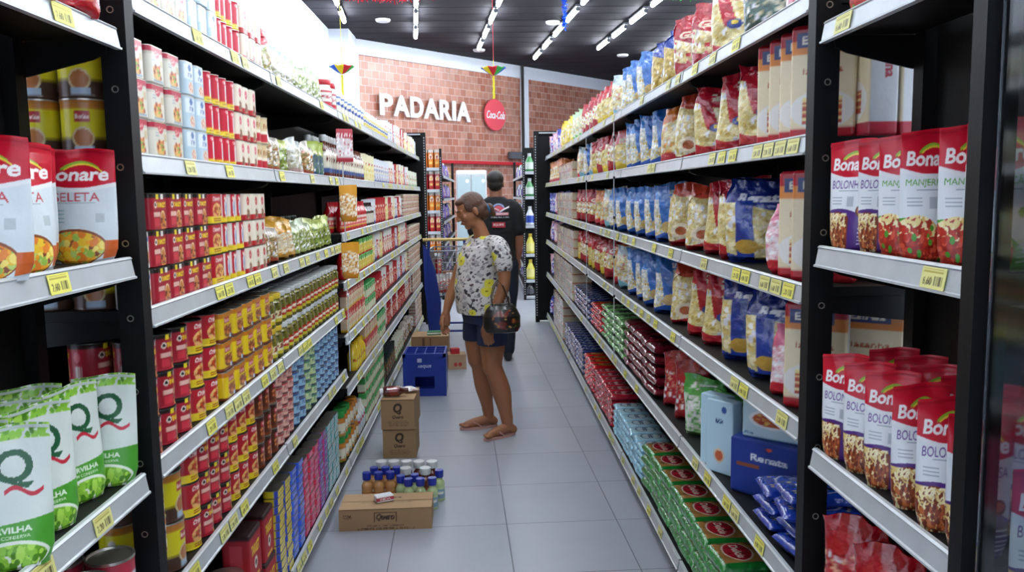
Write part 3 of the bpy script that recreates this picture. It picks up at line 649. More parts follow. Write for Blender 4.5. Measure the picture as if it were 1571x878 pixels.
def a_oderich():
    a = Art(220, 80, '#b81e2c'); a.rect(0, 0, 1, .26, '#e9cf2a')
    for cx in (.5, .0, 1.0): a.text('Oderich', cx, .84, .16, '#f6efe4', w=.2, shear=.2, bold=.03); a.ell(cx, .46, .12, .24, '#e8c070').blobs(cx-.1, .28, cx+.1, .64, 36, .017, FOOD['saus']+['#c04020'], 6); a.lines(cx-.1, cx+.1, [.08, .16], .04, '#a02818')
    return a
tin('tin_oderich', a_oderich(), .1, .06, .088, 'stew_tin', 'scarlet tin with stew picture and yellow foot', 'scarlet stew tins', lid='dark_tin_metal', nu=110, nv=30)
tin('can_oderich', a_oderich(), .086, .086, .092, 'stew_can', 'round scarlet can with yellow foot', 'scarlet stew cans', round_=True, lid='dark_tin_metal', nu=96, nv=30)
a = Art(200, 60, '#bf2232'); a.rect(0, 0, 1, .2, '#e8cc2a').rect(.3, .2, .4, 1, '#e8e4dc'); a.ell(.5, .52, .055, .34, '#ece8e4').ell(.5, .5, .03, .26, '#7f9cc8'); a.text('Bora', .5, .88, .12, '#f4e8dc', w=.1); a.rect(0, 0, .18, 1, '#a01a28')
tin('tin_fish', a, .068, .056, .088, 'sardine_can', 'red can with pale blue oval and yellow foot', 'red fish cans', round_=True, lid='dark_tin_metal', nu=70)
def a_bordon(dark=False):
    a = Art(220, 80, '#e8c81e' if not dark else '#5c2a1c'); a.rect(0, .84, 1, 1, '#c87a1c' if not dark else '#3c1a12').rect(0, 0, 1, .12, '#7a3a1c')
    for cx in (.5, .0, 1.0):
        a.rect(cx-.075, .64, cx+.075, .84, '#b92436').text('Bordon', cx, .74, .12, '#f8ece0', w=.13, bold=.03)
        a.ell(cx+.02, .36, .11, .22, '#7a3a1a').blobs(cx-.08, .2, cx+.12, .54, 36, .016, FOOD['stew']+FOOD['saus'], 9); a.rect(cx+.06, .08, cx+.14, .24, '#c8dcec').rect(cx+.1, .1, cx+.135, .22, '#2c5ca8')
    a.bars(.2, .1, .27, .55, 9, '#d8d4b8'); return a
tin('tin_bordon', a_bordon(), .1, .07, .088, 'beef_tin', 'yellow tin with stew picture and red name plate', 'yellow tins', nu=110, nv=30)
tin('can_choc', a_bordon(True), .084, .084, .092, 'beef_can', 'round dark brown can with red name plate', 'brown cans', round_=True, nu=90)
def a_sideyellow():
    a = Art(200, 90, '#d9cf1c'); a.rect(0, .86, 1, 1, '#b8752a').rect(0, .0, 1, .3, '#4a3024')
    a.rect(.0, .3, 1, .34, '#8a7a20')
    for cx in (.5, .0, 1.0): a.rect(cx-.05, .62, cx+.05, .82, '#b02a34').text('Bordon', cx, .72, .1, '#f8ece0', w=.09); a.ell(cx, .33, .075, .2, '#d8c49a').ell(cx, .33, .06, .16, '#b07040'); a.rect(cx-.06, .06, cx+.07, .18, '#a8bcd0')
    a.rect(.21, .14, .29, .6, '#c9c8bc').bars(.22, .14, .28, .4, 8, '#66645c').ell(.25, .66, .03, .09, '#c9c8bc')
    a.rect(.71, .14, .79, .6, '#c9c8bc').bars(.72, .14, .78, .4, 8, '#66645c').ell(.75, .66, .03, .09, '#c9c8bc'); return a
tin('can_bordon', a_sideyellow(), .102, .102, .127, 'large_meat_can', 'large round yellow and brown can', 'large yellow cans', round_=True, nu=120, nv=36)
a = Art(120, 60, '#e8e0d0'); a.rect(0, .8, 1, 1, '#d87a28').blobs(0, .1, 1, .7, 90, .025, FOOD['bean']+['#e8e0d0'], 3).rect(0, 0, 1, .14, '#c88a2c')
tin('can_bean', a, .07, .07, .088, 'small_bean_can', 'small can with brown beans on white', 'small bean cans', round_=True, nu=60)
a = Art(120, 60, '#b02028'); a.rect(0, 0, 1, .2, '#e0b828').rect(0, .8, 1, 1, '#c8b8a0').text('Oderich', .5, .6, .2, '#f2e8d8', w=.3).blobs(.3, .2, .7, .45, 20, .03, FOOD['bean'], 2)
tin('can_openred', a, .094, .094, .11, 'soup_can', 'wide red can with ribbed metal top', 'wide red cans', round_=True, nu=60)
a = Art(120, 40, '#e2a11c'); a.rect(0, .8, 1, 1, '#c07c14').text('DOCE', .5, .45, .35, '#f8e890', w=.3)
tin('can_yellow', a, .12, .12, .052, 'sweet_can', 'flat round orange yellow can', 'orange yellow cans', round_=True, nu=60, nv=12)
for key, c1, c2, c3, nm in (('tuna_red', '#c03038', '#e8b8a8', '#7c1420', 'red and pink'), ('tuna_blue', '#2c5aa0', '#9cc4dc', '#2a3a78', 'blue and silver'), ('tuna_green', '#4c9a6c', '#c8d8a0', '#28586c', 'green and teal')):
    a = Art(120, 30, c1); a.rect(.3, .2, .7, .85, c2).rect(.0, 0, 1, .15, c3).text('TUNA', .5, .55, .4, c3, w=.2).rect(.1, .3, .2, .8, '#e8e0d0')
    tin(key, a, .086, .086, .044, 'tuna_can', 'flat %s fish can' % nm, '%s fish cans' % nm, round_=True, nu=48, nv=10)
for key, c1, c2, c3, nm in (('sardine_yellow', '#2a44b4', '#f2de34', '#2a3c98', 'blue and yellow'), ('sardine_blue', '#2c58d8', '#4c74e0', '#c8d4e8', 'royal blue'), ('sardine_red', '#d02c44', '#d84880', '#e8c8c8', 'red'), ('sardine_magenta', '#c83880', '#5c4cb0', '#e0d0e0', 'magenta'), ('sardine_teal', '#4c98a0', '#b8dce0', '#285868', 'teal')):
    a = Art(120, 20, c1); a.rect(.36, .1, .64, .9, c2).rect(.4, .4, .6, .6, c3).rect(0, 0, .3, 1, c2).rect(.72, 0, 1, 1, c1)
    tin(key, a, .1, .06, .030, 'flat_sardine_tin', 'flat %s sardine tin' % nm, '%s sardine tins' % nm, corner=.018, nu=48, nv=9)

# jars and bottles -------------------------------------------------
def jar(key, art, rad, h, name, desc, plural, lidm, lidh=.016, lidr=None, neck=None, nu=32, cat='jar', d_=None):
    prof = neck or [(0, rad*.9, rad*.9), (.04, rad, rad), (.8, rad, rad), (.9, rad*.86, rad*.86), (1, rad*.84, rad*.84)]
    hb = h-lidh
    me = package(prof, art, nu, 26, mode='wrap', h=hb).mesh(name, 'jar_glass')
    lr = lidr or rad*.92
    lm = MB().lathe([(lr*.97, hb-.004), (lr, hb), (lr, h-.003), (lr*.96, h), (.01, h)], 28).mesh('lid', lidm)
    reg(key, name, cat, desc, plural, me, rad*2, rad*2, h+.0005, kids=[('lid', lm)], gap=.004)
mat('lid_white', '#c9cccc', rough=.3); mat('lid_yellow', '#d8b93a', rough=.3); mat('lid_red', '#c01f2c', rough=.3); mat('lid_blue', '#1b2f9a', rough=.3, bump=.02); mat('lid_green', '#2b8a3c', rough=.35); mat('lid_dark', '#1c2420', rough=.35)
def a_olive(lab, txt):
    a = Art(140, 80, '#5c5620'); a.blobs(0, 0, 1, 1, 170, .03, ['#7c7a30', '#5c5a20', '#8c8a40', '#464218', '#6a5a24'], 3); a.rect(.36, .15, .64, .55, lab).text(txt, .5, .42, .2, '#f4ecd0' if lab != '#e8e0b0' else '#802020', w=.26).rect(.36, .15, .64, .26, '#c8b838'); return a
jar('jar_white', a_olive('#b02a24', 'Azeitona'), .042, .122, 'olive_jar', 'pale lidded green olive jar', 'olive jars with pale lids', 'lid_white')
jar('jar_yellow', a_olive('#e8e0b0', 'Olives'), .04, .122, 'yellow_lid_olive_jar', 'green olive jar with yellow lid', 'olive jars with yellow lids', 'lid_yellow')
a = Art(120, 80, '#5a2416'); a.rect(.2, .15, .8, .7, '#e6dfcc').text('Molho', .5, .5, .16, '#5a1c14', w=.3).rect(.2, .15, .8, .28, '#38548a')
BN = [(0, .9, .9), (.03, 1, 1), (.62, 1, 1), (.78, .6, .6), (.86, .45, .45), (1, .42, .42)]
def bn(r): return [(t, a_*r, b_*r) for t, a_, b_ in BN]
jar('bottle_sauce', a, .033, .215, 'sauce_bottle', 'dark sauce bottle with cream label and white cap', 'dark sauce bottles', 'lid_white', lidh=.028, lidr=.018, neck=bn(.033), cat='bottle')
a = Art(120, 80, '#b81420'); a.rect(.25, .12, .75, .5, '#e8dcd0').rect(.25, .2, .75, .4, '#d8302c').rect(.25, .12, .75, .18, '#e0b020').text('Ketchup', .5, .3, .12, '#fff4e0', w=.4)
jar('ketchup', a, .03, .2, 'ketchup_bottle', 'red ketchup bottle with red cap', 'red ketchup bottles', 'lid_red', lidh=.03, lidr=.016, neck=bn(.03), cat='bottle')
a = Art(120, 80, '#c41a20'); a.rect(.25, .12, .75, .5, '#d83c2c').rect(.25, .34, .75, .42, '#f0e0c0')
jar('bottle_greencap', a, .032, .21, 'pepper_sauce_bottle', 'red bottle with green cap', 'red bottles with green caps', 'lid_green', lidh=.035, lidr=.018, neck=bn(.032), cat='bottle')
a = Art(120, 80, '#2c1410'); a.rect(.25, .15, .75, .55, '#d8d0c0')
jar('bottle_dark', a, .03, .18, 'soy_sauce_bottle', 'near black sauce bottle with pale label', 'near black bottles', 'lid_dark', lidh=.022, lidr=.015, neck=bn(.03), cat='bottle')
a = Art(120, 80, '#e2bc1c'); a.rect(.25, .15, .75, .6, '#f2d83c').text('Mostarda', .5, .4, .12, '#b02018', w=.4)
jar('mustard', a, .032, .19, 'mustard_bottle', 'yellow mustard bottle with red cap', 'yellow mustard bottles', 'lid_red', lidh=.03, lidr=.016, neck=bn(.032), cat='bottle')
a = Art(120, 80, '#eeeadf'); a.rect(.22, .12, .78, .62, '#e2cf72').rect(.22, .3, .78, .5, '#dfe8ee').text('Maionese', .5, .4, .1, '#2a4a9a', w=.4)
jar('bottle_mustard', a, .04, .165, 'dressing_bottle', 'cream dressing bottle with yellow label', 'cream dressing bottles', 'lid_white', lidh=.03, lidr=.02, neck=bn(.04), cat='bottle')
a = Art(120, 80, '#e8e8e2'); a.rect(.2, .12, .8, .62, '#c8d4dc').rect(.2, .4, .8, .5, '#c03040')
jar('bottle_white', a, .036, .2, 'vinegar_bottle', 'white bottle with grey and red label', 'white bottles', 'lid_red', lidh=.03, lidr=.018, neck=bn(.036), cat='bottle')
a = Art(120, 80, '#f0efe8'); a.rect(0, .1, 1, .62, '#e4d890').rect(.25, .15, .75, .6, '#f4f0e0').text('Mayo', .5, .42, .2, '#2a4a9a', w=.34).rect(0, .66, 1, .72, '#3c6ab0')
jar('tub_mayo', a, .055, .155, 'mayonnaise_tub', 'white mayonnaise jar with blue lid', 'mayonnaise jars with blue lids', 'lid_blue', lidh=.022)
a = Art(120, 80, '#f0ebe2'); a.rect(0, .1, 1, .3, '#c83840').text('Maionese', .5, .5, .14, '#b02838', w=.5).rect(0, .66, 1, .72, '#c83840')
jar('tub_redlid', a, .055, .15, 'cream_tub', 'white jar with red lid and red band', 'white jars with red lids', 'lid_red', lidh=.022)
a = Art(100, 60, '#b8742c'); a.rect(.2, .2, .8, .7, '#e4dcc4').blobs(0, 0, 1, .3, 40, .03, FOOD['olive'], 2)
jar('jar_greencap', a, .04, .14, 'pickle_jar', 'amber jar with green cap', 'amber jars with green caps', 'lid_green', lidh=.03)
jar('jar_darklid', a_olive('#3c6a2c', 'Pepino'), .045, .16, 'pickle_jar_dark_lid', 'green pickle jar with dark lid', 'green jars with dark lids', 'lid_dark')

# cartons and bricks -----------------------------------------------
def carton(key, art, w, d, h, name, desc, plural, film='printed_card', nu=64, nv=20, cat='carton', b=.004, top=None, crinkle=0, kids=(), gap=.003, rot=0, ck=60):
    keys = [(0, w/2-b, d/2-b), (b/h, w/2, d/2), (1-b/h, w/2, d/2), (1, w/2-b, d/2-b)]
    me = package(keys, art, nu, nv, mode='wrap', corner=max(b, .003), h=h, top=top, crinkle=crinkle, ck=ck).mesh(name, film)
    reg(key, name, cat, desc, plural, me, w, d, h+.0005, kids=kids, gap=gap, rot=rot)
def strip_art(base, bands, blobs=None, txt=None, tcol='#ffffff', w=160, h=60):
    a = Art(w, h, base)
    for y0, y1, c in bands: a.rect(0, y0, 1, y1, c)
    if blobs:
        for cx in (.5, .0, 1.0): a.blobs(cx-.13, blobs[0], cx+.13, blobs[1], 30, .02, blobs[2], 3)
    if txt:
        for cx in (.5, .0, 1.0): a.text(txt, cx, .75, .16, tcol, w=.2)
    return a
carton('carton_red', strip_art('#d8cdb8', [(0, .14, '#b4423a'), (.5, .62, '#c05048')], (.15, .48, FOOD['stew']+['#8cb048']), 'Lamen', '#a82828'), .1, .08, .072, 'noodle_pack', 'cream and red noodle pack', 'cream and red noodle packs', crinkle=.0015, film='smooth_film')
carton('carton_green', strip_art('#d4dcc0', [(.62, 1, '#3c9a4c'), (0, .1, '#c04038')], (.12, .6, ['#c84030', '#e0d8b8', '#78a848']), 'Tempero', '#f0f4e0'), .08, .05, .095, 'seasoning_carton', 'green topped seasoning carton', 'green topped cartons')
carton('carton_tall', strip_art('#d4b89c', [(.6, 1, '#b83a34'), (0, .12, '#d8b030')], (.14, .58, ['#c84030', '#e0c080', '#78a848', '#e8e0d0']), 'Sazon', '#f8f0d8'), .06, .04, .125, 'spice_carton', 'red topped spice carton', 'red topped cartons')
carton('carton_yellow', strip_art('#d8cc3c', [(.7, 1, '#4c9a3c'), (0, .14, '#c03028')], (.16, .6, ['#e8e0a0', '#c87830']), 'Molho', '#fff8e0'), .08, .05, .1, 'sauce_carton', 'yellow and green sauce carton', 'yellow and green cartons')
carton('brick_cream', strip_art('#dccfae', [(0, .12, '#c86a50'), (.86, 1, '#d8b8a0')], (.16, .8, ['#e8dcb8', '#d8c088', '#c89860', '#e8e4dc', '#b85040']), None, w=160), .14, .18, .077, 'instant_noodle_pack', 'cream instant noodle pack in clear wrap', 'cream noodle packs', crinkle=.002, film='plastic_film', cat='food packet')
a = Art(200, 80, '#a81826'); a.rect(0, .9, 1, 1, '#2c0c10')
for cx in (.5, .0, 1.0): a.text('TARGET', cx, .62, .2, '#f2d22c', w=.2, bold=.04).ell(cx, .34, .04, .12, '#f0e6d8').ell(cx, .34, .02, .06, '#181010').rect(cx-.08, .05, cx+.08, .12, '#e0c040')
a.rect(.2, .2, .3, .8, '#c84450')
carton('canister_red', a, .13, .09, .175, 'chocolate_powder_bag', 'crimson upright box with yellow lettering', 'crimson upright boxes', nu=96, nv=40)

# flat packs lying in stacks (front = short end facing the aisle) -----
def flat(key, arttop, artside, w, d, h, name, desc, plural, crinkle=.0018, gap=.004, film='plastic_film'):
    mb = MB(); nx, ny = 56, 56
    # closed pillow, top surface painted by arttop, underside by artside colour
    u, v = np.meshgrid(np.linspace(0, 1, nx), np.linspace(0, 1, ny))
    sx = np.abs(2*u-1); sy = np.abs(2*v-1)
    bul = np.clip(1-sx**6, 0, 1)**.5*np.clip(1-sy**8, 0, 1)**.5
    X = (u-.5)*w; Y = (v-.5)*d
    for sgn in (1, -1):
        Z = h/2+sgn*(h/2-crinkle)*bul+crinkle*wob(X, Y, u*0+sgn, 70, 3)*bul*sgn*.8
        P = np.stack([X, Y, Z], -1); C = arttop.sample(u, v)
        if sgn < 0: P = P[:, ::-1]; C = C[:, ::-1]
        mb.grid(P, C)
    me = mb.mesh(name, film)
    co = np.zeros(len(me.vertices)*3); me.vertices.foreach_get('co', co)
    reg(key, name, 'food packet', desc, plural, me, w, d, h, gap=gap, jit=.07)
def a_flat(base, lab, labc, n=1, food=None, win=None, edge=None):
    a = Art(140, 140, base)
    if win: a.rect(.1, .1, .9, .9, win)
    if food: a.blobs(.12, .12, .88, .88, 90, .03, food, 4)
    if lab:
        for k in range(n):
            cy = .12+.76*(k+.5)/n
            a.ell(.5, cy, .36, .3/n, labc[1]); a.ell(.5, cy, .34, .27/n, labc[0]); a.text(lab, .5, cy, .17/n, labc[1], w=.54, bold=.02, shear=.15)
            a.text(lab, .5, .035, .05, labc[1], w=.5)
    if edge: a.rect(0, 0, 1, .09, edge).rect(0, .91, 1, 1, edge).rect(0, 0, .07, 1, edge).rect(.93, 0, 1, 1, edge)
    return a
flat('flat_green', a_flat('#1e7a30', 'Delicia', ('#b02030', '#f4e8d8'), 1, None, '#a87c44', '#1f8434'), None, .19, .17, .056, 'green_cracker_pack', 'green cracker pack with red oval', 'green cracker packs')
flat('flat_lightblue', a_flat('#b8dce8', 'Benita', ('#d4ecf4', '#1c3c7c'), 1, None, None, '#8cc4dc'), None, .13, .18, .036, 'pale_blue_pasta_pack', 'pale blue pack with navy lettering', 'pale blue packs')
flat('flat_redcracker', a_flat('#c01c34', 'Massa', ('#d83848', '#f8e8e8'), 1, ['#d84858', '#f0c8c0', '#a81828'], None, '#b01830'), None, .13, .18, .042, 'crimson_pasta_pack', 'crimson patterned pack', 'crimson packs')
flat('flat_red', a_flat('#b81824', 'Rei', ('#d8a040', '#a01018'), 1, ['#d87c30', '#c02030', '#e8b860'], None, '#c01c28'), None, .12, .2, .042, 'red_spaghetti_pack', 'red and orange spaghetti pack', 'red and orange packs')
flat('flat_navy', a_flat('#1c2c6c', 'Sol', ('#3858a8', '#e8ecf4'), 1, ['#2c4498', '#d8dce8', '#181c50', '#e8dcb0'], None, '#22306c'), None, .12, .2, .042, 'navy_spaghetti_pack', 'navy and silver spaghetti pack', 'navy packs')
flat('flat_maroon', a_flat('#7a1626', None, None, 1, ['#8c2436', '#5c0e1c', '#b85c68', '#d8b0b0'], None, '#6c1020'), None, .16, .2, .05, 'maroon_bean_pack', 'glossy maroon food pack', 'maroon packs', crinkle=.004)
flat('flat_greenclear', a_flat('#8cb87c', None, None, 1, ['#b8d8a8', '#589a50', '#dce8d0', '#78ac68'], None, '#68a45c'), None, .15, .2, .046, 'pale_green_pack', 'glossy pale green food pack', 'pale green packs', crinkle=.004)
flat('flat_blue', a_flat('#1c44b0', 'Renata', ('#2858cc', '#f0f4ff'), 1, ['#1c3ca0', '#3468d8', '#e8d48c'], None, '#1838a0'), None, .14, .2, .045, 'blue_cookie_pack', 'royal blue glossy pack with white lettering', 'royal blue packs', crinkle=.005)

# pasta bags -------------------------------------------------------
def bag(key, art, w, d, h, name, desc, plural, crinkle=.0075, film='plastic_film', nu=44, nv=44, gap=.0, rot=0.0, jit=.12, lump=1.0, cat='pasta bag', seed=1, topw=.86, sp=.235):
    keys = [(0, w*.44, .004), (.02, w*.46, .012), (.07, w*.49, d*.44), (.2, w*.5, d*.5), (.5, w*.5, d*.49), (.7, w*.49, d*.38), (.84, w*.46, d*.2), (.93, w*topw/2, d*.06+.002), (1, w*topw/2*1.04, .003)]
    mes = []
    for v in range(3):
        g = random.Random(seed*7+v); k2 = [list(k)+[0, 0] for k in keys]
        lx, ly, bx = g.uniform(-.02, .02), g.uniform(-.012, .02), g.uniform(-.012, .012)
        for k in k2:
            t = k[0]; k[3] = lx*t*t+bx*math.sin(t*PI); k[4] = ly*t**3; k[1] *= 1+.06*math.sin(t*5+v*2)*(.2 < t < .9)
        mb = package(k2, art, nu, nv, mode='proj', h=h*(1-.03*v), crinkle=crinkle*lump, ck=48, seed=seed*3+v)
        V = mb.V[0]; f = np.clip((V[:, 2]/h-.8)/.2, 0, 1)     # crimped, slightly folded top seal
        V[:, 1] += f*.010*np.sin(V[:, 0]*55+v*2)+f*.006*np.sin(V[:, 0]*140); V[:, 2] += f*.012*np.sin(V[:, 0]*30+v*1.7)
        mes.append(mb.mesh(name, film))
    reg(key, name, cat, desc, plural, mes, w, d, h+.002, gap=gap, rot=rot, jit=jit, sp=sp)
def a_bag(top, bot, win, food, title=None, tc='#ffffff', topy=.72, boty=.16, side=None, sc='#c8202c', extra=None, strands=False, seed=1, stripe=None):
    a = Art(110, 160, win)
    if strands: a.strands(0, 0, 1, 1, 500, .07, .012, food, seed)
    else: a.blobs(0, 0, 1, 1, 420, .034, food, seed)
    a.blobs(0, 0, 1, 1, 30, .03, ['#ffffff', '#e8e8f0'], seed+3, ar=1.8)
    wv = lambda x: topy+.05*np.sin(x*5+seed)
    a.put(a.Y > wv(a.X), top)
    a.below(lambda x: boty+.04*np.sin(x*6+1+seed), bot)
    if stripe: a.put(abs((a.X-.25)-(a.Y-.4)*.3) < .12, stripe)
    if title: a.text(title, .5, topy+.1, .11, tc, w=.66, bold=.04, shear=.15)
    if side: a.text(side, .9, .34, .3, sc, w=.1, bold=.04, rot=90)
    if extra: extra(a)
    return a
def ex_blue(a): a.put((abs(a.X-.28) < .13) & (a.Y < .75), '#1c3c9c'); a.text('Renata', .88, .4, .34, '#e8ecf8', w=.1, rot=90, bold=.03); a.ell(.3, .2, .16, .09, '#c8a040')
bag('bag_renata', a_bag('#1a2f86', '#1c3690', '#dccf94', FOOD['pasta'], 'Renata', '#f2f4fa', .68, .08, extra=ex_blue), .215, .1, .275, 'large_blue_pasta_bag', 'large navy blue pasta bag', 'navy blue pasta bags', rot=1.1, nu=110, nv=84, sp=.3)
def ex_galo(a): a.put((abs(a.X-.35+(a.Y-.5)*.4) < .12) & (a.Y > .4), '#b8182c'); a.text('GALO', .9, .26, .26, '#b01828', w=.1, rot=90, bold=.04); a.text('GALO', .9, .66, .26, '#b01828', w=.1, rot=90, bold=.04); a.ell(.45, .42, .14, .06, '#243c8c').ell(.45, .44, .06, .03, '#e8c830')
bag('bag_galo', a_bag('#b2182a', '#ba1c2c', '#e0cf92', FOOD['pasta'], 'Galo', '#f4e6d0', .76, .2, extra=ex_galo, seed=2), .19, .09, .262, 'red_pasta_bag', 'red pasta bag with clear window', 'red pasta bags', rot=1.05, nu=110, nv=84, seed=2)
def ex_shell(a): a.put((abs(a.X-.8) < .1) & (abs(a.Y-.55) < .17), '#1c2c50'); a.text('Estrela', .8, .55, .3, '#dfe6f0', w=.08, rot=90); a.ell(.38, .25, .26, .13, '#efe2c4').ell(.38, .25, .14, .07, '#b05a30')
bag('bag_shell', a_bag('#c2402a', '#b82028', '#dcc88c', FOOD['pasta'], None, '#ffffff', .85, .12, extra=ex_shell, seed=3), .18, .085, .262, 'shell_pasta_bag', 'cream pasta bag with navy side label', 'cream pasta bags', rot=1.05, nu=110, nv=84, seed=3)
def ex_b(a): a.put((abs(a.X-.4+(a.Y-.5)*.25) < .17) & (a.Y > .3), '#2c6cc0'); a.ell(.45, .26, .2, .1, '#ceb070')
bag('bag_blue', a_bag('#3f7fcc', '#2458b4', '#cdd2cf', FOOD['pasta']+['#a8c4e0', '#ffffff'], 'Liane', '#ffffff', .78, .14, extra=ex_b, seed=4), .18, .085, .26, 'sky_blue_pasta_bag', 'sky blue pasta bag', 'sky blue pasta bags', rot=1.05, nu=110, nv=84, seed=4)
bag('bag_orange', a_bag('#dd7a2c', '#c8303c', '#e6d2a0', FOOD['pasta']+['#e89040'], None, seed=5), .17, .08, .25, 'orange_pasta_bag', 'orange topped pasta bag', 'orange topped pasta bags', rot=1.05, seed=5)
bag('bag_macaroni', a_bag('#c01f2a', '#dcbc34', '#e2cc78', FOOD['pasta'], 'Rei', '#f6e8c8', .62, .2, seed=6), .18, .085, .25, 'macaroni_bag', 'yellow macaroni bag with red top', 'macaroni bags', rot=1.05, seed=6)
bag('bag_noodle', a_bag('#c8d8dc', '#7cb8cc', '#e2dcc4', FOOD['pasta']+['#f4f4f0', '#c86a60'], None, strands=True, seed=7), .18, .08, .255, 'clear_noodle_bag', 'clear noodle bag with pale blue foot', 'clear noodle bags', rot=1.05, seed=7)
bag('bag_red', a_bag('#b01c2c', '#a81626', '#d8c090', FOOD['pasta']+['#c83040'], 'Galo', '#f0dcc0', .6, .3, seed=8), .19, .085, .26, 'crimson_pasta_bag', 'mostly crimson pasta bag', 'mostly crimson pasta bags', rot=1.05, nu=110, nv=84, seed=8)
bag('bag_gold', a_bag('#1e3f9c', '#b89a44', '#c9aa50', ['#c8a850', '#a88838', '#e0c878'], None, extra=lambda a: (a.put((abs(a.X-.85) < .07) & (abs(a.Y-.4) < .2), '#1c1c28')), seed=9), .18, .09, .25, 'golden_pasta_bag', 'golden pasta bag with blue crimped top', 'golden pasta bags', rot=1.05, nu=110, nv=84, seed=9, topw=.6)
bag('bag_pink', a_bag('#d8a0b0', '#c85068', '#e8d0cc', ['#f0e0dc', '#d88898', '#f8f0ec', '#b83850'], None, seed=10), .16, .08, .24, 'pink_clear_bag', 'pink and clear food bag', 'pink and clear bags', rot=1.0, seed=10)
bag('bag_darkgreen', a_bag('#d8d4c4', '#2c4a44', '#3c5a50', ['#2c4840', '#4c6c60', '#d8d4b8', '#c8b888'], None, seed=11), .17, .085, .25, 'dark_green_food_bag', 'dark green and cream food bag', 'dark green bags', rot=1.0, seed=11)
bag('bag_pinkred', a_bag('#e0708c', '#c81c30', '#e8c8cc', ['#f4e4e4', '#e090a0', '#ffffff'], None, seed=12), .16, .06, .2, 'pink_red_pasta_bag', 'pink and red clear bag', 'pink and red bags', rot=1.05, seed=12)
bag('bag_clearg', a_bag('#b8dca8', '#68b850', '#e4e8d8', FOOD['pasta']+['#a8dc90', '#ffffff'], None, seed=13), .17, .08, .25, 'green_clear_noodle_bag', 'clear bag with light green ends', 'clear bags with light green ends', rot=1.05, seed=13)
bag('bag_yellow', a_bag('#e8c820', '#d8b018', '#ecd24c', ['#f0dc60', '#d8b020', '#f8ec98'], None, seed=14), .17, .08, .26, 'yellow_food_bag', 'bright yellow food bag', 'bright yellow bags', rot=1.05, seed=14)
bag('bag_navy', a_bag('#2430a0', '#1c2484', '#2838b0', ['#3448c0', '#1c2888', '#d8dcf0', '#c83860', '#a8b4e0'], None, seed=15), .17, .08, .24, 'navy_snack_bag', 'navy blue crinkled snack bag', 'navy blue snack bags', rot=1.0, seed=15)
bag('bag_greenw', a_bag('#54b04c', '#9cd088', '#dcecd4', ['#e8f4e0', '#78c868', '#ffffff', '#48a03c'], 'Arroz', '#ffffff', .74, .1, seed=16), .17, .08, .25, 'green_white_food_bag', 'lime green and white food bag', 'lime green and white bags', rot=1.0, seed=16, cat='food bag')
bag('bag_redup', a_bag('#b0141f', '#a8121c', '#bc2028', ['#c82c34', '#94101a', '#e0a080', '#d87060'], None, seed=17), .16, .08, .25, 'red_food_bag', 'red upright food bag', 'red upright food bags', rot=1.0, seed=17, cat='food bag')
for key, args, dims, nm, desc, pl in (
    ('bag_redolive', dict(top='#c02a38', bot='#b82030', win='#8a8a48', food=FOOD['olive']+FOOD['nut'], title='KANIZA', tc='#d8283c', seed=20), (.17, .07, .2), 'red_edged_snack_bag', 'red edged olive coloured snack bag', 'red edged bags'),
    ('bag_clear', dict(top='#d0d8d4', bot='#b89890', win='#b8b49c', food=['#d8d4c4', '#a09878', '#e8e8e4', '#8a8460'], seed=21), (.13, .06, .15), 'clear_seed_bag', 'clear beige seed bag', 'clear seed bags'),
    ('bag_olive', dict(top='#c4d0b0', bot='#a8b468', win='#94a05c', food=FOOD['olive']+['#d8dcc0'], seed=22), (.13, .06, .15), 'olive_bag', 'clear green olive bag', 'clear olive bags'),
    ('bag_brown', dict(top='#d8cfc4', bot='#a8482c', win='#8c7c50', food=FOOD['nut']+['#b8a888', '#c05838'], seed=23), (.12, .06, .15), 'spice_bag', 'clear brown spice bag', 'clear spice bags'),
    ('bag_greenlabel', dict(top='#c8d478', bot='#9cac48', win='#7c9040', food=FOOD['olive'], seed=24), (.12, .06, .15), 'green_label_bag', 'olive bag with lime label', 'olive bags with lime labels'),
    ('bag_gold', dict(top='#d8a030', bot='#a87828', win='#dccaa8', food=['#e8d8b0', '#c88830', '#f4f0e4'], seed=25), (.2, .06, .17), 'gold_snack_bag', 'gold and clear snack bag', 'gold snack bags'),
):
    if key == 'bag_gold': key = 'bag_goldsnack'
    bag(key, a_bag(**args), dims[0], dims[1], dims[2], nm, desc, pl, rot=.75, cat='food bag', nu=34, nv=30, sp=.115)
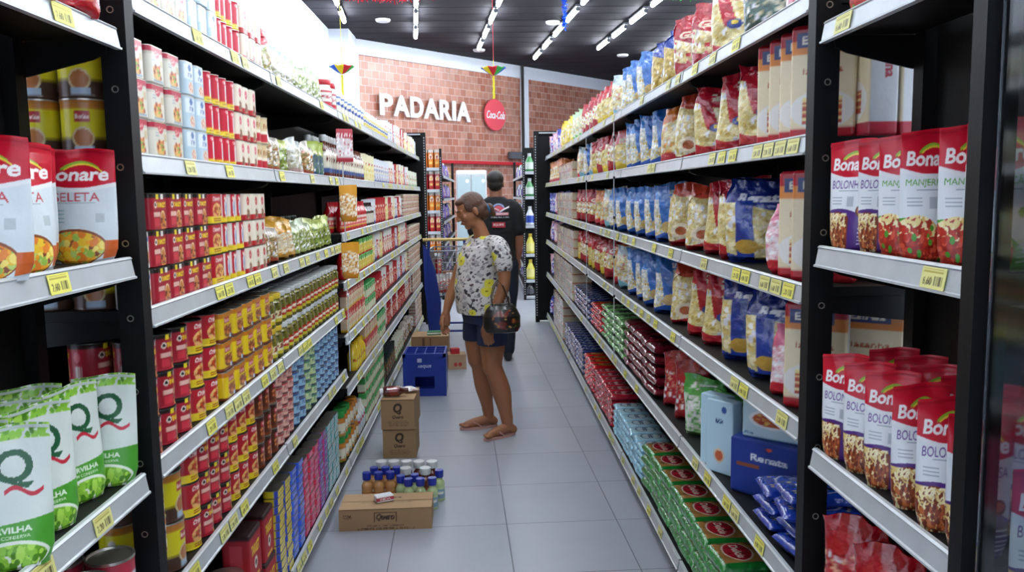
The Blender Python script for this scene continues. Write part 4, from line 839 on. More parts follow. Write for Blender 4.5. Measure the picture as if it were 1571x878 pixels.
# stand-up sauce pouches -----------------------------------------
def pouch(key, art, w, d, h, name, desc, plural, film='smooth_film', nu=60, nv=60, crinkle=.0015, rot=0., cat='food pouch', jit=.08, seal=None, topw=1.0, gap=.003, topwob=0.4):
    keys = [(0, w*.40, d*.44), (.02, w*.42, d*.5), (.12, w*.46, d*.5), (.3, w*.475, d*.42), (.6, w*.49, d*.25), (.85, w*.495*topw, d*.08+.001), (.93, w*.5*topw, .002), (1, w*.5*topw, .0015)]
    mb = package(keys, art, nu, nv, mode='proj', h=h, crinkle=crinkle, ck=45)
    V = mb.V[0]; f = np.clip((V[:, 2]/h-.70)/.30, 0, 1)
    def wv(x): return topwob*(.0045*np.sin(x*42+1)+.002*np.sin(x*95))
    V[:, 1] += f*wv(V[:, 0]); V[:, 2] += f**2*topwob*.004*np.sin(V[:, 0]*36+.6)-(V[:, 2]/h < .1)*0
    V[:, 2] += (1-np.clip(V[:, 2]/h/.12, 0, 1))*.008*(V[:, 0]/(w*.42))**2*(V[:, 2] > 1e-5)
    me = mb.mesh(name, film)
    kids = []
    if seal:
        xs = np.linspace(-w*.498, w*.498, 40); sm = MB(); zz = topwob*.004*np.sin(xs*36+.6)
        P = np.array([np.stack([xs, wv(xs)+yo, h*zf+zz], 1) for yo, zf in ((-.0022, .962), (-.0024, .985), (.0024, .985), (.0022, .962))]); sm.grid(P, np.tile(lin(seal), (4, 40, 1)))
        kids = [('top_seal', sm.mesh('top_seal', film))]
    reg(key, name, cat, desc, plural, me, w, d, h+.002, kids=kids, rot=rot, jit=jit, gap=gap)
for key, top, bot, win, food, ti, nm, desc, pl, dm in (
    ('pouch_red', '#b01c28', '#a81824', '#c03a34', ['#d85040', '#901420', '#e8c8a0'], 'Molho', 'red_sauce_pouch', 'red sauce pouch', 'red sauce pouches', (.12, .05, .19)),
    ('pouch_white', '#e4e4de', '#c03038', '#dcd4c4', ['#c83c3c', '#ece4d8', '#d8a070'], 'Tomate', 'white_sauce_pouch', 'white and red sauce pouch', 'white and red sauce pouches', (.12, .05, .2)),
    ('pouch_navy', '#d8dce4', '#3a4488', '#c8ccd8', ['#4858a0', '#e4e4ec', '#d8c890'], 'Mayo', 'navy_sauce_pouch', 'white and navy sauce pouch', 'white and navy pouches', (.12, .05, .18)),
    ('pouch_green', '#d8dcc8', '#5c9c50', '#ccd8bc', ['#68a858', '#e4e8dc', '#c84838'], 'Milho', 'pale_green_pouch', 'white and green pouch', 'white and green pouches', (.12, .05, .17)),
    ('pouch_cream', '#e2dcb8', '#d8cc7c', '#e4dca4', ['#ece4bc', '#d8c868', '#d4b040'], 'Creme', 'cream_pouch', 'cream and yellow pouch', 'cream pouches', (.13, .05, .19)),
    ('pouch_greennavy', '#9cac3c', '#24486c', '#3c5c50', ['#48704c', '#24406c'], 'Oliva', 'green_navy_pouch', 'green and navy pouch', 'green and navy pouches', (.1, .05, .17)),
    ('pouch_dark', '#24302c', '#5c2c20', '#403c2c', ['#7c6c48', '#2c2c24', '#a83c2c', '#58783c'], None, 'dark_pouch', 'dark green and brown pouch', 'dark pouches', (.12, .05, .2)),
):
    a = a_bag(top, bot, win, food, ti, '#f4ecd8' if key in ('pouch_red', 'pouch_greennavy') else '#b02430', .6, .12, seed=5)
    pouch(key, a, dm[0], dm[1], dm[2], nm, desc, pl, nu=36, nv=30, rot=.6)

# the big near pouches ---------------------------------------------
PN = dict(nu=260, nv=210, topwob=1.0)
def red_top(a):
    a.put(a.Y > .70-.035*np.cos((a.X-.5)*4), '#c8102c'); a.put((a.Y > .665-.035*np.cos((a.X-.5)*4)) & (a.Y < .70-.035*np.cos((a.X-.5)*4)), '#e6e8ea')
    a.put((abs(a.Y-(.885-.9*(a.X-.55)**2)) < .014) & (a.X > .3) & (a.X < .8), '#8cb832'); a.put((abs(a.Y-(.872-.9*(a.X-.57)**2)) < .008) & (a.X > .34) & (a.X < .84), '#e8d040')
    a.text('Bonare', .5, .785, .115, '#f6f4f2', w=.84, bold=.028, shear=.12)
    a.rect(0, .965, 1, .975, '#a00c20')
def a_seleta():
    a = Art(220, 300, '#d3dde2'); red_top(a)
    a.text('SELETA', .5, .585, .075, '#c03440', w=.6, bold=0.0); a.lines(.25, .75, [.53], .008, '#9fb0b4')
    for k in range(4): a.rect(.1, .36+k*.035, .34, .37+k*.035, '#8fb8b4')
    a.rect(.75, .36, .86, .44, '#b6c2c6')
    bowl = lambda X, Y: ((X-.46)/.44)**2+((Y-.14)/.165)**2 < 1
    a.put(bowl(a.X, a.Y), '#8a4a2c'); ins = lambda X, Y: ((X-.46)/.415)**2+((Y-.135)/.148)**2 < 1
    a.blobs(.05, 0, .9, .3, 190, .042, ['#e8c030', '#f0a828', '#9cc050', '#e08028', '#f2dc6c', '#b8d070'], 5, inside=ins)
    a.rect(.86, .02, 1, .2, '#c8602c').rect(.0, .0, .05, .12, '#d8dde0'); return a
def a_pasta(kind):
    a = Art(220, 300, '#dfe4e8'); red_top(a)
    if kind == 'm': c, t = '#4f9c34', 'MANJERICÃO'
    else: c, t = '#4c2478', 'BOLONHESA'
    a.text(t, .5, .60, .075, c if kind == 'm' else '#5a3488', w=.84, bold=.0, shear=.1); a.lines(.25, .8, [.54], .007, '#8c98a8')
    a.rect(.46, .40, .60, .49, '#b4bcc4')
    for k in range(3): a.rect(.1, .42+k*.028, .34, .43+k*.028, '#a0aab4')
    lim = lambda x: .33-.35*(x-.1)**2 if kind == 'm' else .38-.25*(x-.3)**2
    a.below(lim, c)
    foodm = lambda X, Y: (X < (.70 if kind == 'm' else .52)) & (((X-.26)/.42)**2+((Y-.12)/.23)**2 < 1)
    a.put(foodm(a.X, a.Y), '#a8281c' if kind == 'm' else '#7a3018')
    if kind == 'm':
        a.blobs(0, .18, .7, .36, 60, .034, ['#ecd894', '#e0c070', '#f4e8b8'], 2, inside=foodm); a.blobs(0, 0, .7, .24, 90, .03, ['#c03020', '#9c2014', '#d8543c'], 3, inside=foodm); a.blobs(.1, .03, .6, .3, 7, .035, ['#4c9c2c'], 6, inside=foodm)
        a.ell(.8, .39, .06, .035, '#4f9c34')
    else:
        a.strands(0, .0, .48, .34, 110, .06, .011, ['#ecdca0', '#e0c478', '#f6ecc4'], 4); a.blobs(.02, .02, .48, .2, 80, .03, ['#8a3a1c', '#a85028', '#6c2810', '#c06a38'], 3, inside=foodm)
        a.ell(.78, .36, .12, .055, '#5a2c18').ell(.78, .365, .09, .035, '#c07048')
    for k in range(5): a.rect(.74, .05+k*.036, .95, .062+k*.036, '#cfc4e0' if kind != 'm' else '#cfe4c0')
    return a
def a_quero():
    a = Art(220, 300, '#d9e2dc')
    pf = lambda X, Y: (X < .45-.9*(Y-.62)) | ((X < .75) & (Y > .93)) | ((abs(X-.9) < .12) & (Y > .90))
    a.blobs(0, .45, .45, 1, 110, .042, FOOD['pea'], 8, inside=lambda X, Y: (X < .34-.25*(1-Y)) & (Y > .5)); a.blobs(.2, .86, 1, 1, 60, .04, FOOD['pea'], 9, inside=lambda X, Y: Y > .9)
    a.text('Q', .56, .70, .27, '#1c5a38', w=.46, bold=.02)
    a.put((abs(a.Y-(.545+.03*np.sin((a.X-.45)*14))) < .016) & (a.X > .45) & (a.X < .9), '#c8283c')
    a.text('Quero', .52, .43, .12, '#2c3c34', w=.72, bold=.012, shear=.1)
    a.below(lambda x: .33+.05*(x-.5), '#4da032'); a.text('ERVILHA', .5, .285, .045, '#e8f4e0', w=.5, bold=.03); a.text('EM CONSERVA', .5, .235, .025, '#d0e8c0', w=.45)
    bowl = lambda X, Y: ((X-.5)/.46)**2+((Y-.08)/.13)**2 < 1
    a.put(bowl(a.X, a.Y), '#e6efe0'); a.blobs(.05, 0, .95, .2, 130, .045, FOOD['pea'], 4, inside=lambda X, Y: ((X-.5)/.43)**2+((Y-.07)/.115)**2 < 1)
    a.rect(0, .965, 1, .975, '#b8c8bc'); return a
pouch('seleta', a_seleta(), .152, .06, .232, 'vegetable_pouch', 'red and white vegetable pouch', 'red and white vegetable pouches', seal='#b80f28', **PN)
pouch('manj', a_pasta('m'), .102, .055, .232, 'basil_sauce_pouch', 'red and green basil sauce pouch', 'basil sauce pouches', seal='#b80f28', **PN)
pouch('bolo', a_pasta('b'), .100, .055, .232, 'meat_sauce_pouch', 'red and purple meat sauce pouch', 'meat sauce pouches', seal='#b80f28', crinkle=.0028, **PN)
pouch('quero', a_quero(), .128, .06, .236, 'pea_pouch', 'green and white pea pouch', 'pea pouches', seal='#c8d4cc', **PN)
# lasagna packs, tall ------------------------------------------------
def a_lasagna():
    a = Art(300, 220, '#e3d6bc')
    a.rect(.26, 0, .74, 1, '#e6d7b4')
    a.put((a.X > .26) & (a.X < .74) & (a.Y > .74), '#d8843c'); a.put((a.X > .26) & (a.X < .74) & (a.Y > .86), '#b01c2c')
    a.rect(.34, .80, .62, .93, '#23336c').text('Estrela', .48, .865, .07, '#f0e4d0', w=.22, bold=.03)
    a.put((a.X > .26) & (a.X < .74) & (a.Y < .1), '#b81c2a')
    a.ell(.5, .26, .2, .17, '#e9e6e0'); a.rect(.38, .14, .62, .36, '#b8442c'); a.lines(.38, .62, [.17, .23, .29], .022, '#e8d090'); a.rect(.38, .33, .62, .37, '#e8d890')
    a.text('lasanha', .5, .6, .05, '#b05028', w=.24)
    for x0, x1 in ((0, .26), (.74, 1)): a.rect(x0, .12, x1, 1, '#c9cdd2').rect(x0, 0, x1, .12, '#b81c2a')
    for cx in (.13, .87): a.text('Rosanina', cx-.03, .72, .36, '#a8404c', w=.05, rot=90, bold=.03).text('Massa de Sêmola', cx+.05, .42, .5, '#5868a0', w=.03, rot=90)
    return a
carton('lasagna', a_lasagna(), .15, .045, .272, 'lasagna_pack', 'tall cream and red lasagna pack', 'lasagna packs', film='smooth_film', nu=120, nv=70, cat='pasta pack', b=.006, crinkle=.0012, rot=.95, gap=.0, ck=40)
KINDS['lasagna']['sp'] = .092
# display boxes
a = Art(240, 160, '#c3dfe8')
for cx in (.5, .0, 1.0):
    a.ell(cx, .42, .14, .2, '#e9eef0').ell(cx, .42, .115, .15, '#c05a34').blobs(cx-.09, .32, cx+.09, .54, 50, .014, ['#c86a38', '#e8c878', '#a83820', '#d8b058'], 3).ell(cx, .52, .02, .04, '#4c9a3c')
    a.ring(cx-.12, .84, .025, .07, .75, '#3c7cb0'); a.text('500g', cx-.14, .1, .07, '#3c78a8', w=.06)
a.rect(0, 0, 1, .04, '#88b8cc')
carton('box_paleblue', a, .19, .08, .148, 'pasta_box', 'pale blue box with spaghetti plate picture', 'pale blue boxes', nu=130, nv=50)
a = Art(240, 160, '#1b3a94')
for cx in (.5, .0, 1.0): a.text('Renata', cx, .7, .13, '#eef2fa', w=.16, bold=.03); a.ell(cx, .88, .012, .035, '#e05030'); a.rect(cx-.14, .5, cx-.04, .56, '#8a4a30')
a.rect(0, 0, 1, .06, '#142c78')
carton('box_navy', a, .26, .13, .178, 'display_box', 'royal blue display box with white lettering', 'royal blue display boxes', nu=160, nv=60, gap=0)
a = Art(200, 220, '#bcdcec')
for cx in (.5, .0, 1.0): a.ell(cx, .25, .07, .1, '#d8c8b0').ell(cx, .25, .05, .07, '#c86038'); a.text('MASSA', cx, .72, .06, '#28487c', w=.1); a.ell(cx+.06, .88, .03, .05, '#2c58a0')
carton('box_lightblue', a, .11, .05, .25, 'upright_pasta_box', 'upright pale blue pasta box', 'upright pale blue boxes', nu=90, nv=60)

# thick lasagna carton, its white spine turned to the open side of the unit
a = Art(300, 220, '#c9cdd2'); a.rect(.33, 0, .67, 1, '#e2d4b0').rect(.33, .0, .67, .12, '#b03040').ell(.5, .3, .14, .16, '#e9e6e0').rect(.43, .2, .57, .38, '#b8442c').lines(.43, .57, [.24, .3, .35], .02, '#e8d090')
a.rect(0, 0, .33, .12, '#b03040').rect(.67, 0, 1, .12, '#b03040')
for cx in (.17, .83): a.text('Rosanina', cx-.045, .68, .42, '#a8404c', w=.06, rot=90, bold=.02).text('Massa de Semola', cx+.045, .45, .55, '#5868a0', w=.04, rot=90)
carton('lasagna_thick', a, .13, .07, .28, 'lasagna_carton', 'white and cream lasagna carton', 'lasagna cartons', film='smooth_film', nu=160, nv=90, cat='pasta pack', b=.005)
# ------------------------------------------------------------------ stocking the shelves
SHELFN = {'L1': 'top left shelf', 'L2': 'second left shelf', 'L3': 'third left shelf', 'L4': 'fourth left shelf', 'L5': 'fifth left shelf', 'L6': 'bottom left shelf',
          'C3': 'far third left shelf', 'C4': 'far fourth left shelf', 'C5': 'far fifth left shelf', 'C6': 'far sixth left shelf', 'C7': 'far bottom left shelf',
          'R1': 'top right shelf', 'R2': 'second right shelf', 'R3': 'third right shelf', 'R4': 'fourth right shelf', 'R5': 'fifth right shelf', 'R6': 'bottom right shelf'}
TIER = ['bottom', 'second', 'third', 'fourth', 'fifth', 'sixth', 'seventh', 'eighth', 'ninth', 'tenth', 'eleventh', 'twelfth', 'thirteenth']
ALLZ = dict(LZ); ALLZ.update(CZ); ALLZ.update(RZ_)
COUNT = {}
prng = random.Random(5)
def put(kind, loc, rz, label, group, kids=True, rot=None):
    K = KINDS[kind]
    me_ = K['me'] if not isinstance(K['me'], list) else K['me'][prng.randrange(len(K['me']))]
    o = ob(K['name'], me_, loc=loc, rz=rz, label=label, cat=K['cat'], group=group, rot=rot)
    if kids:
        for nm, me in K['kids']: ob(nm, me, parent=o)
    return o
def row_word(r, rows): return '' if rows == 1 else (', front row' if r == 0 else ', row %s' % ['', 'two', 'three', 'four'][r])
for sh, segs in LAYOUT.items():
    left = sh[0] in 'LC'
    z0 = ALLZ[sh]+.0402
    if sh in CZ and sh[0] == 'C': z0 = CZ[sh]+.0402
    X = XL if left else XR
    for kind, ya, yb, tiers, rows in segs:
        K = KINDS[kind if not (kind == 'bag_gold' and left) else 'bag_goldsnack']; kk = kind if not (kind == 'bag_gold' and left) else 'bag_goldsnack'
        yb = min(yb, 4.385 if sh in ('L3', 'L4', 'L5', 'L6') else 9.84); rot = K['rot']
        # room taken along the shelf
        w = K['w']+K['gap']
        if rot:
            w = K['d']*1.02/math.cos(rot)+.02 if K['cat'] in ('pasta bag', 'pasta pack', 'food bag') and rot > .4 else K['w']*.82
            if K['cat'] == 'pasta pack': w = K['d']/math.cos(rot)+.008
            if rot > .4 and K['cat'] != 'pasta pack': w = max(w, .135)
        if K['sp']: w = K['sp']
        n = max(1, int((yb-ya+.01)/w+.3)); step = (yb-ya)/n
        pool = {'pouch_red': ['pouch_red', 'pouch_red', 'pouch_white'], 'pouch_white': ['pouch_white', 'pouch_white', 'pouch_red', 'pouch_navy', 'pouch_cream'], 'bag_navy': ['bag_navy', 'bag_navy', 'bag_pink'], 'bag_noodle': ['bag_noodle', 'bag_noodle', 'bag_blue', 'bag_orange'], 'bag_macaroni': ['bag_macaroni', 'bag_macaroni', 'bag_red']}.get(kk)
        ck_ = (kk, sh); c0 = COUNT.get(ck_, 0)
        ext_out = abs(math.sin(rot))*K['w']/2*1.0+abs(math.cos(rot))*K['d']/2
        if not rot: ext_out = K['d']/2
        for r in range(rows):
            dx = .026+ext_out+r*(K['d']+.006 if not rot else 2*ext_out*.98)
            if abs(X)+dx+ext_out > 1.11: continue
            for i in range(n):
                if pool: kk = prng.choice(pool); K = KINDS[kk]; c0 = COUNT.get((kk, sh), 0)-i; COUNT[(kk, sh)] = c0+i+1
                y = ya+step*(i+.5)
                jit = (prng.random()-.5)*2*K['jit']
                for t in range(tiers):
                    # first the shelf angle, items turned towards the viewer end by rot
                    base = PI/2 if left else -PI/2
                    rz = base + (-rot if left else rot) + jit + (prng.random()-.5)*(.05 if not rot else 0)
                    jx = prng.uniform(-.003, .003)
                    tilt = 0
                    wx = X + (-(dx) if left else dx) + jx
                    lab = K['desc']+', %s along %s' % (ordw(c0+i), SHELFN[sh])
                    if tiers > 1: lab += ', %s tier' % TIER[t]
                    lab += row_word(r, rows)
                    k_ = kk
                    put(k_, (wx, y, z0+t*K['h']), rz, lab, K['plural']+' on the '+SHELFN[sh], kids=(y < 4.6))
        if not pool: COUNT[ck_] = c0+n
# extra goods seen through the open sides near the posts
def extra(kind, x, y, z, rz, label, rot=None, group=None, **k):
    return put(kind, (x, y, z), rz, label, group, rot=rot, **k)
for sh, tiers in (('L2', 2), ('L3', 2), ('L4', 1)):
    for c in range(2):
        for t in range(tiers):
            for q in range(2):
                cb_ = sh != 'L4'
                extra('can_bordon' if cb_ else 'can_choc', (-.90 if cb_ else -1.03)-c*.108*(1 if cb_ else 0), 1.92+q*.108, LZ[sh]+.0402+t*KINDS['can_bordon' if cb_ else 'can_choc']['h'], .3,
                      '%s deep on %s, %s layer, %s' % ('yellow can' if cb_ else 'brown can', SHELFN[sh], TIER[t], ['aisle side', 'wall side'][c]+[', by the post', ', second from the post'][q])) if (cb_ or c == 0) else None
# near left rack
NLg = 'pouches in the near left rack'
z = 1.381+.0402
for i, (x, y, rz, w) in enumerate([(-.840, 1.74, .10, 'frontmost beside the black post'), (-.915, 1.755, .55, 'tucked right behind the frontmost one'), (-.840, 1.51, 1.15, 'narrow, turned, in the middle'), (-.90, 1.62, .9, 'shadowed behind the middle one'), (-.812, 1.36, .2, 'cut by the left photo edge'), (-.87, 1.28, .2, 'outside the left photo edge')]):
    extra('seleta', x, y, z, rz, 'red and white mixed vegetable pouch, '+w, group='mixed vegetable pouches')
z = .90+.0402
for i, (x, y, rz, w) in enumerate([(-.822, 1.745, .18, 'facing front beside the black post'), (-.838, 1.655, 1.15, 'turned sideways before the front facing one'), (-.825, 1.50, .95, 'half turned at left'), (-.80, 1.35, .4, 'nearest, cut by the left photo edge'), (-.90, 1.52, .6, 'behind the half turned one'), (-.885, 1.38, .5, 'behind the nearest one'), (-.93, 1.65, .4, 'deep in the rack by the back'), (-.90, 1.24, .4, 'outside the left photo edge')]):
    extra('quero', x, y, z, rz, 'green and white pea pouch, '+w, group='pea pouches', rot=(-.06, 0, rz))
z = .55+.0402
a = Art(160, 80, '#c4ced6'); a.rect(0, .84, 1, 1, '#b02c40').rect(0, 0, 1, .16, '#b83848').rect(.38, .56, .62, .72, '#2a3350').text('EXTRATO', .5, .64, .1, '#dfe6f0', w=.2).blobs(.4, .2, .6, .45, 16, .02, ['#c05048', '#a83830'], 3)
tin('can_extract', a, .1, .1, .2, 'tomato_extract_can', 'large white can with red bands', 'large white cans', round_=True, nu=80, nv=30)
for i, (x, y) in enumerate([(-.82, 1.72), (-.82, 1.6), (-.82, 1.48), (-.92, 1.70)]):
    extra('can_extract', x, y, z, PI/2-.6, 'large white can with red bands on the low near left shelf, '+['closest to the post', 'second from the post', 'third from the post', 'against the back'][i])
z = 1.863+.0402
for i, (x, y) in enumerate([(-.82, 1.66), (-.82, 1.5), (-.82, 1.34)]):
    extra('bag_redup', x, y, z, .4, 'red food bag on top of the near left rack, '+['closest to the post', 'in the middle', 'nearest the viewer'][i])
# near right rack
z = 1.381+.0402
for i, (k, x, y, rz, w) in enumerate([('bolo', .785, 1.735, -.85, 'purple, first beside the black post'), ('bolo', .822, 1.68, -.75, 'purple, second from the post'), ('bolo', .885, 1.72, -.5, 'purple, in shadow behind the second'), ('manj', .815, 1.57, -.65, 'green, partly hidden at the left of the largest'), ('manj', .798, 1.46, -.12, 'green, the largest, facing front'), ('manj', .81, 1.35, -.3, 'green, cut by the thick end post'), ('manj', .895, 1.50, -.2, 'green, behind the largest'), ('manj', .80, 1.255, -.3, 'green, nearest the end post')]):
    extra(k, x, y, z, rz, 'sauce pouch on middle near right shelf, '+w, group=None)
z = .92+.0402
fr_ = [(.782, 1.735, -.75, 'first beside the black post'), (.792, 1.645, -.6, 'second from the black post'), (.795, 1.555, -.5, 'third from the black post'), (.795, 1.45, -.15, 'fourth, facing front'), (.79, 1.35, -.25, 'fifth, cut by the end post'), (.79, 1.255, -.3, 'sixth, beside the end post')]
for x, y, rz, w in fr_: extra('bolo', x, y, z, rz, 'purple footed sauce pouch, low near right shelf, front row, '+w)
for i in range(6):
    extra('bolo', .885+(i % 2)*.012, 1.73-i*.088, z+.012, -.4-.1*(i % 3), 'purple footed sauce pouch, low near right shelf, back row, %s from the post' % ordw(i))
z = 1.863+.0402
for i in range(4): extra('manj', .80, 1.70-i*.125, z, -.7, 'green footed sauce pouch on top near right shelf, %s from the black post' % ordw(i))
z = .55+.0402
for i in range(3): extra('bag_redup', .80, 1.70-i*.15, z, -.8, 'red food bag on the lowest visible near right shelf, %s from the post' % ordw(i))
for i, (k, zz) in enumerate([('bolo', .9202), ('bolo', .9202), ('manj', 1.3802), ('bolo', 1.3802)]):
    extra(k, .80+.02*(i % 2), 1.10-.12*(i % 2), zz, -.3, 'sauce pouch behind the smoked pane, %s' % ['lower shelf, farther', 'lower shelf, nearer', 'upper shelf, farther', 'upper shelf, nearer'][i])
# fifth right shelf, near part
z = RZ_['R5']+.0402
extra('box_navy', .898, 2.44, z, -PI/2+.75, 'royal blue display box with white lettering on the fifth right shelf')
for t in range(4):
    extra('flat_blue', .86+.01*math.sin(t*2), 2.03, z+t*.0455, -PI/2+.18*math.sin(t*1.7+1), 'royal blue cookie pack in front of the display box, %s tier' % TIER[t], group='royal blue cookie packs')
for t in range(3):
    extra('flat_blue', .86, 2.195, z+t*.0455, -PI/2+.1*math.sin(t*2.3), 'royal blue cookie pack beside the display box, %s tier' % TIER[t], group='royal blue cookie packs')
for i in range(2): extra('box_lightblue', .79, 2.66+i*.075, z, -PI/2+.62, 'upright pale blue pasta box on fifth right shelf, %s the display box' % ['next to', 'second from'][i])
extra('box_paleblue', .893, 2.45, z+.179, -PI/2+.85, 'pale blue box with spaghetti plate picture, lying on the display box')
extra('bag_greenw', .96, 2.66, z, -PI/2+.5, 'lime green and white bag standing behind the pale blue boxes')
# bottom right shelf, nearest part: blue and red packs
z = RZ_['R6']+.0402
for i in range(3):
    for t in range(4): extra('flat_red' if i == 0 else 'flat_navy', .84, 1.98+i*.17, z+t*.043, -PI/2+.05*math.sin(t), '%s pack on the bottom right shelf near the post, %s column, %s tier' % ('red and orange' if i == 0 else 'navy', ORD[i], TIER[t]))
# clip strips
def clip_strip(x, y, ztop, zbot, s, kind, label, n, cols):
    o = ob('clip_strip', None, loc=(x, y, ztop), label=label, cat='display strip')
    ob('strip', MB().box(-.001, -.009, zbot-ztop, .001, .009, 0).mesh('strip', 'clear_strip', smooth=False), parent=o)
    for k in range(n):
        zz = -(ztop-zbot)*(k+.6)/n
        ob('clip', MB().bevel_box(-.004, -.012, zz+.045, .006, .012, zz+.06, .002).mesh('clip', 'black_steel' if s > 0 else 'white_plastic'), parent=o)
    return o
clip_strip(-.735, 4.35, 1.90, .62, -1, None, 'thin hanging clip strip at the end of the second left section', 5, 0)
art = a_bag('#d8982c', '#b87818', '#e8c890', ['#f0e0c0', '#d08820', '#b86010', '#f8f0e0'], None, seed=31)
pouch('sachet', art, .1, .03, .19, 'snack_sachet', 'gold snack sachet', 'gold sachets', nu=34, nv=34)
for i, zz in enumerate((1.42, 1.12)): extra('sachet', -.713, 4.35, zz, .55, 'gold sachet hanging on the left clip strip, '+['upper one', 'lower one'][i])
art = a_bag('#b83848', '#a82838', '#d8c8c8', ['#e8dcdc', '#c04858', '#f4eeee'], 'OFERTA', '#f4e4e4', seed=32)
carton('topper', art, .09, .006, .17, 'strip_topper_card', 'red and white card', 'cards', b=.002)
extra('topper', -.722, 4.35, 1.73, .5, 'red and white card at the top of the left clip strip')
for y, nm in ((4.52, 'nearer'), (5.75, 'farther')):
    clip_strip(.712, y, 1.93, .62, 1, None, '%s thin hanging strip with black clips on the right shelves' % nm, 6, 0)
# row of dark lidded jars behind the bags on the third left shelf
z = LZ['L3']+.0402
for i in range(10): extra('jar_darklid', -1.0, 3.1+i*.125, z, 0, 'green pickle jar with dark lid behind the bags, %s along third left shelf' % ordw(i), group='green jars with dark lids')

z = RZ_['R2']+.0402
for i, (x, y, w) in enumerate([(.915, 1.945, 'nearest the post'), (.994, 1.95, 'second, towards the back panel')]):
    extra('lasagna_thick', x, y, z, -PI/2+.0, 'white spined lasagna carton deep on second right shelf, '+w)
# ------------------------------------------------------------------ things on the aisle floor
mat('cardboard', attr=True, rough=.75, bump=.06, bscale=70, vary=.06)
def cardbox(name, w, d, h, loc, rz, label, front=None, topart=None, group=None, flaps=False, cat='cardboard box'):
    a = Art(240, int(240*h/w), '#a07f5c') if front is None else front
    o = ob(name, None, loc=loc, rz=rz, label=label, cat=cat, group=group)
    mb = MB(); n = 90; m = max(20, int(90*h/w))
    uu, vv = np.meshgrid(np.linspace(0, 1, n), np.linspace(0, 1, m))
    P = np.stack([(uu-.5)*w, np.full_like(uu, -d/2), vv*h], -1); mb.grid(P, a.sample(uu, vv))
    base = lin('#a07f5c')
    mb.add([(-w/2, d/2, 0), (w/2, d/2, 0), (w/2, d/2, h), (-w/2, d/2, h)], [(1, 0, 3, 2)], base)
    mb.add([(-w/2, -d/2, 0), (-w/2, d/2, 0), (-w/2, d/2, h), (-w/2, -d/2, h)], [(1, 0, 3, 2)], base)
    mb.add([(w/2, -d/2, 0), (w/2, d/2, 0), (w/2, d/2, h), (w/2, -d/2, h)], [(0, 1, 2, 3)], base)
    mb.add([(-w/2, -d/2, 0), (w/2, -d/2, 0), (w/2, d/2, 0), (-w/2, d/2, 0)], [(3, 2, 1, 0)], base)
    ob('box_body', mb.mesh('box_body', 'cardboard', smooth=False), parent=o)
    for s, nm in ((-1, 'front_flap'), (1, 'rear_flap')):
        m2 = MB(); m2n = 60; uu, vv = np.meshgrid(np.linspace(0, 1, m2n), np.linspace(0, 1, 24))
        y0, y1 = (-d/2, -.002) if s < 0 else (.002, d/2)
        C = np.tile(lin('#b08e68'), (24, m2n, 1))
        if topart is not None: C = topart.sample(uu, (vv*.5 if s < 0 else .5+vv*.5))
        P = np.stack([(uu-.5)*w, y0+(y1-y0)*vv, np.full_like(uu, h+.003)], -1); m2.grid(P, C)
        P2 = P[:, ::-1].copy(); P2[..., 2] -= .0025; m2.grid(P2, np.tile(lin('#8a6a48'), (24, m2n, 1)))
        ob(nm, m2.mesh(nm, 'cardboard', smooth=False), parent=o)
    return o
def art_q(hw=1.0):
    a = Art(200, 190, '#a3825e'); a.text('Q', .5, .70, .38, '#3c2c20', w=.26, bold=.05, shear=.15); a.text('Quero', .5, .42, .13, '#3c2c20', w=.34, shear=.3, bold=.03)
    for k, w in enumerate((.36, .4, .38, .34)): a.text('EXTRATO DE TOMATE CONCENTRADO', .5, .28-k*.05, .028, '#5c4834', w=w*1.6)
    a.rect(0, .985, 1, 1, '#6c5238'); return a
cardbox('tomato_carton', .196, .24, .172, (-.530, 4.88, 0), 0, 'lower of the two stacked brown cardboard boxes printed with a big Q', art_q())
cardbox('tomato_carton', .196, .31, .178, (-.530, 4.905, .176), -.03, 'upper of two stacked brown cardboard boxes, dark bottle lying on it', art_q())
a = Art(420, 100, '#a3825e'); a.text('C26', .09, .68, .2, '#3c2c20', w=.09, bold=.02).rect(.38, .40, .62, .41, '#3c2c20').rect(.38, .84, .62, .85, '#3c2c20').rect(.38, .40, .384, .85, '#3c2c20').rect(.616, .40, .62, .85, '#3c2c20').text('Quero', .5, .62, .34, '#3c2c20', w=.2, shear=.3, bold=.05)
a.text('EXTRATO DE TOMATE QUALIDADE', .5, .22, .08, '#5a4632', w=.4).text('CUIDADO FRAGIL EMPILHAMENTO MAXIMO 8 CAIXAS', .5, .08, .08, '#5a4632', w=.62)
ta = Art(240, 120, '#b3926c'); ta.text('Quero', .56, .72, .16, '#5a4430', w=.2, shear=.3, bold=.03).text('MANTER EM LOCAL SECO E AREJADO', .5, .42, .05, '#8a6c4c', w=.56).rect(0, .495, 1, .505, '#8a6a48').text('FRAGIL', .15, .88, .04, '#8a6c4c')
cardbox('flat_carton', .43, .20, .100, (-.490, 3.80, 0), .02, 'wide low brown cardboard box in the foreground of the aisle', a, ta)
# tiny white packet on it
a = Art(160, 60, '#dfe2e2'); a.rect(.3, .3, .7, .8, '#b83848').rect(0, 0, 1, .1, '#a8a8b0').text('SEDA', .5, .55, .3, '#f0f0f0', w=.2)
carton('smallpack', a, .085, .05, .03, 'small_packet', 'white', 'packets', b=.003)
extra('smallpack', -.505, 3.80, .1046, .45, 'small white and red packet lying on the wide low box')
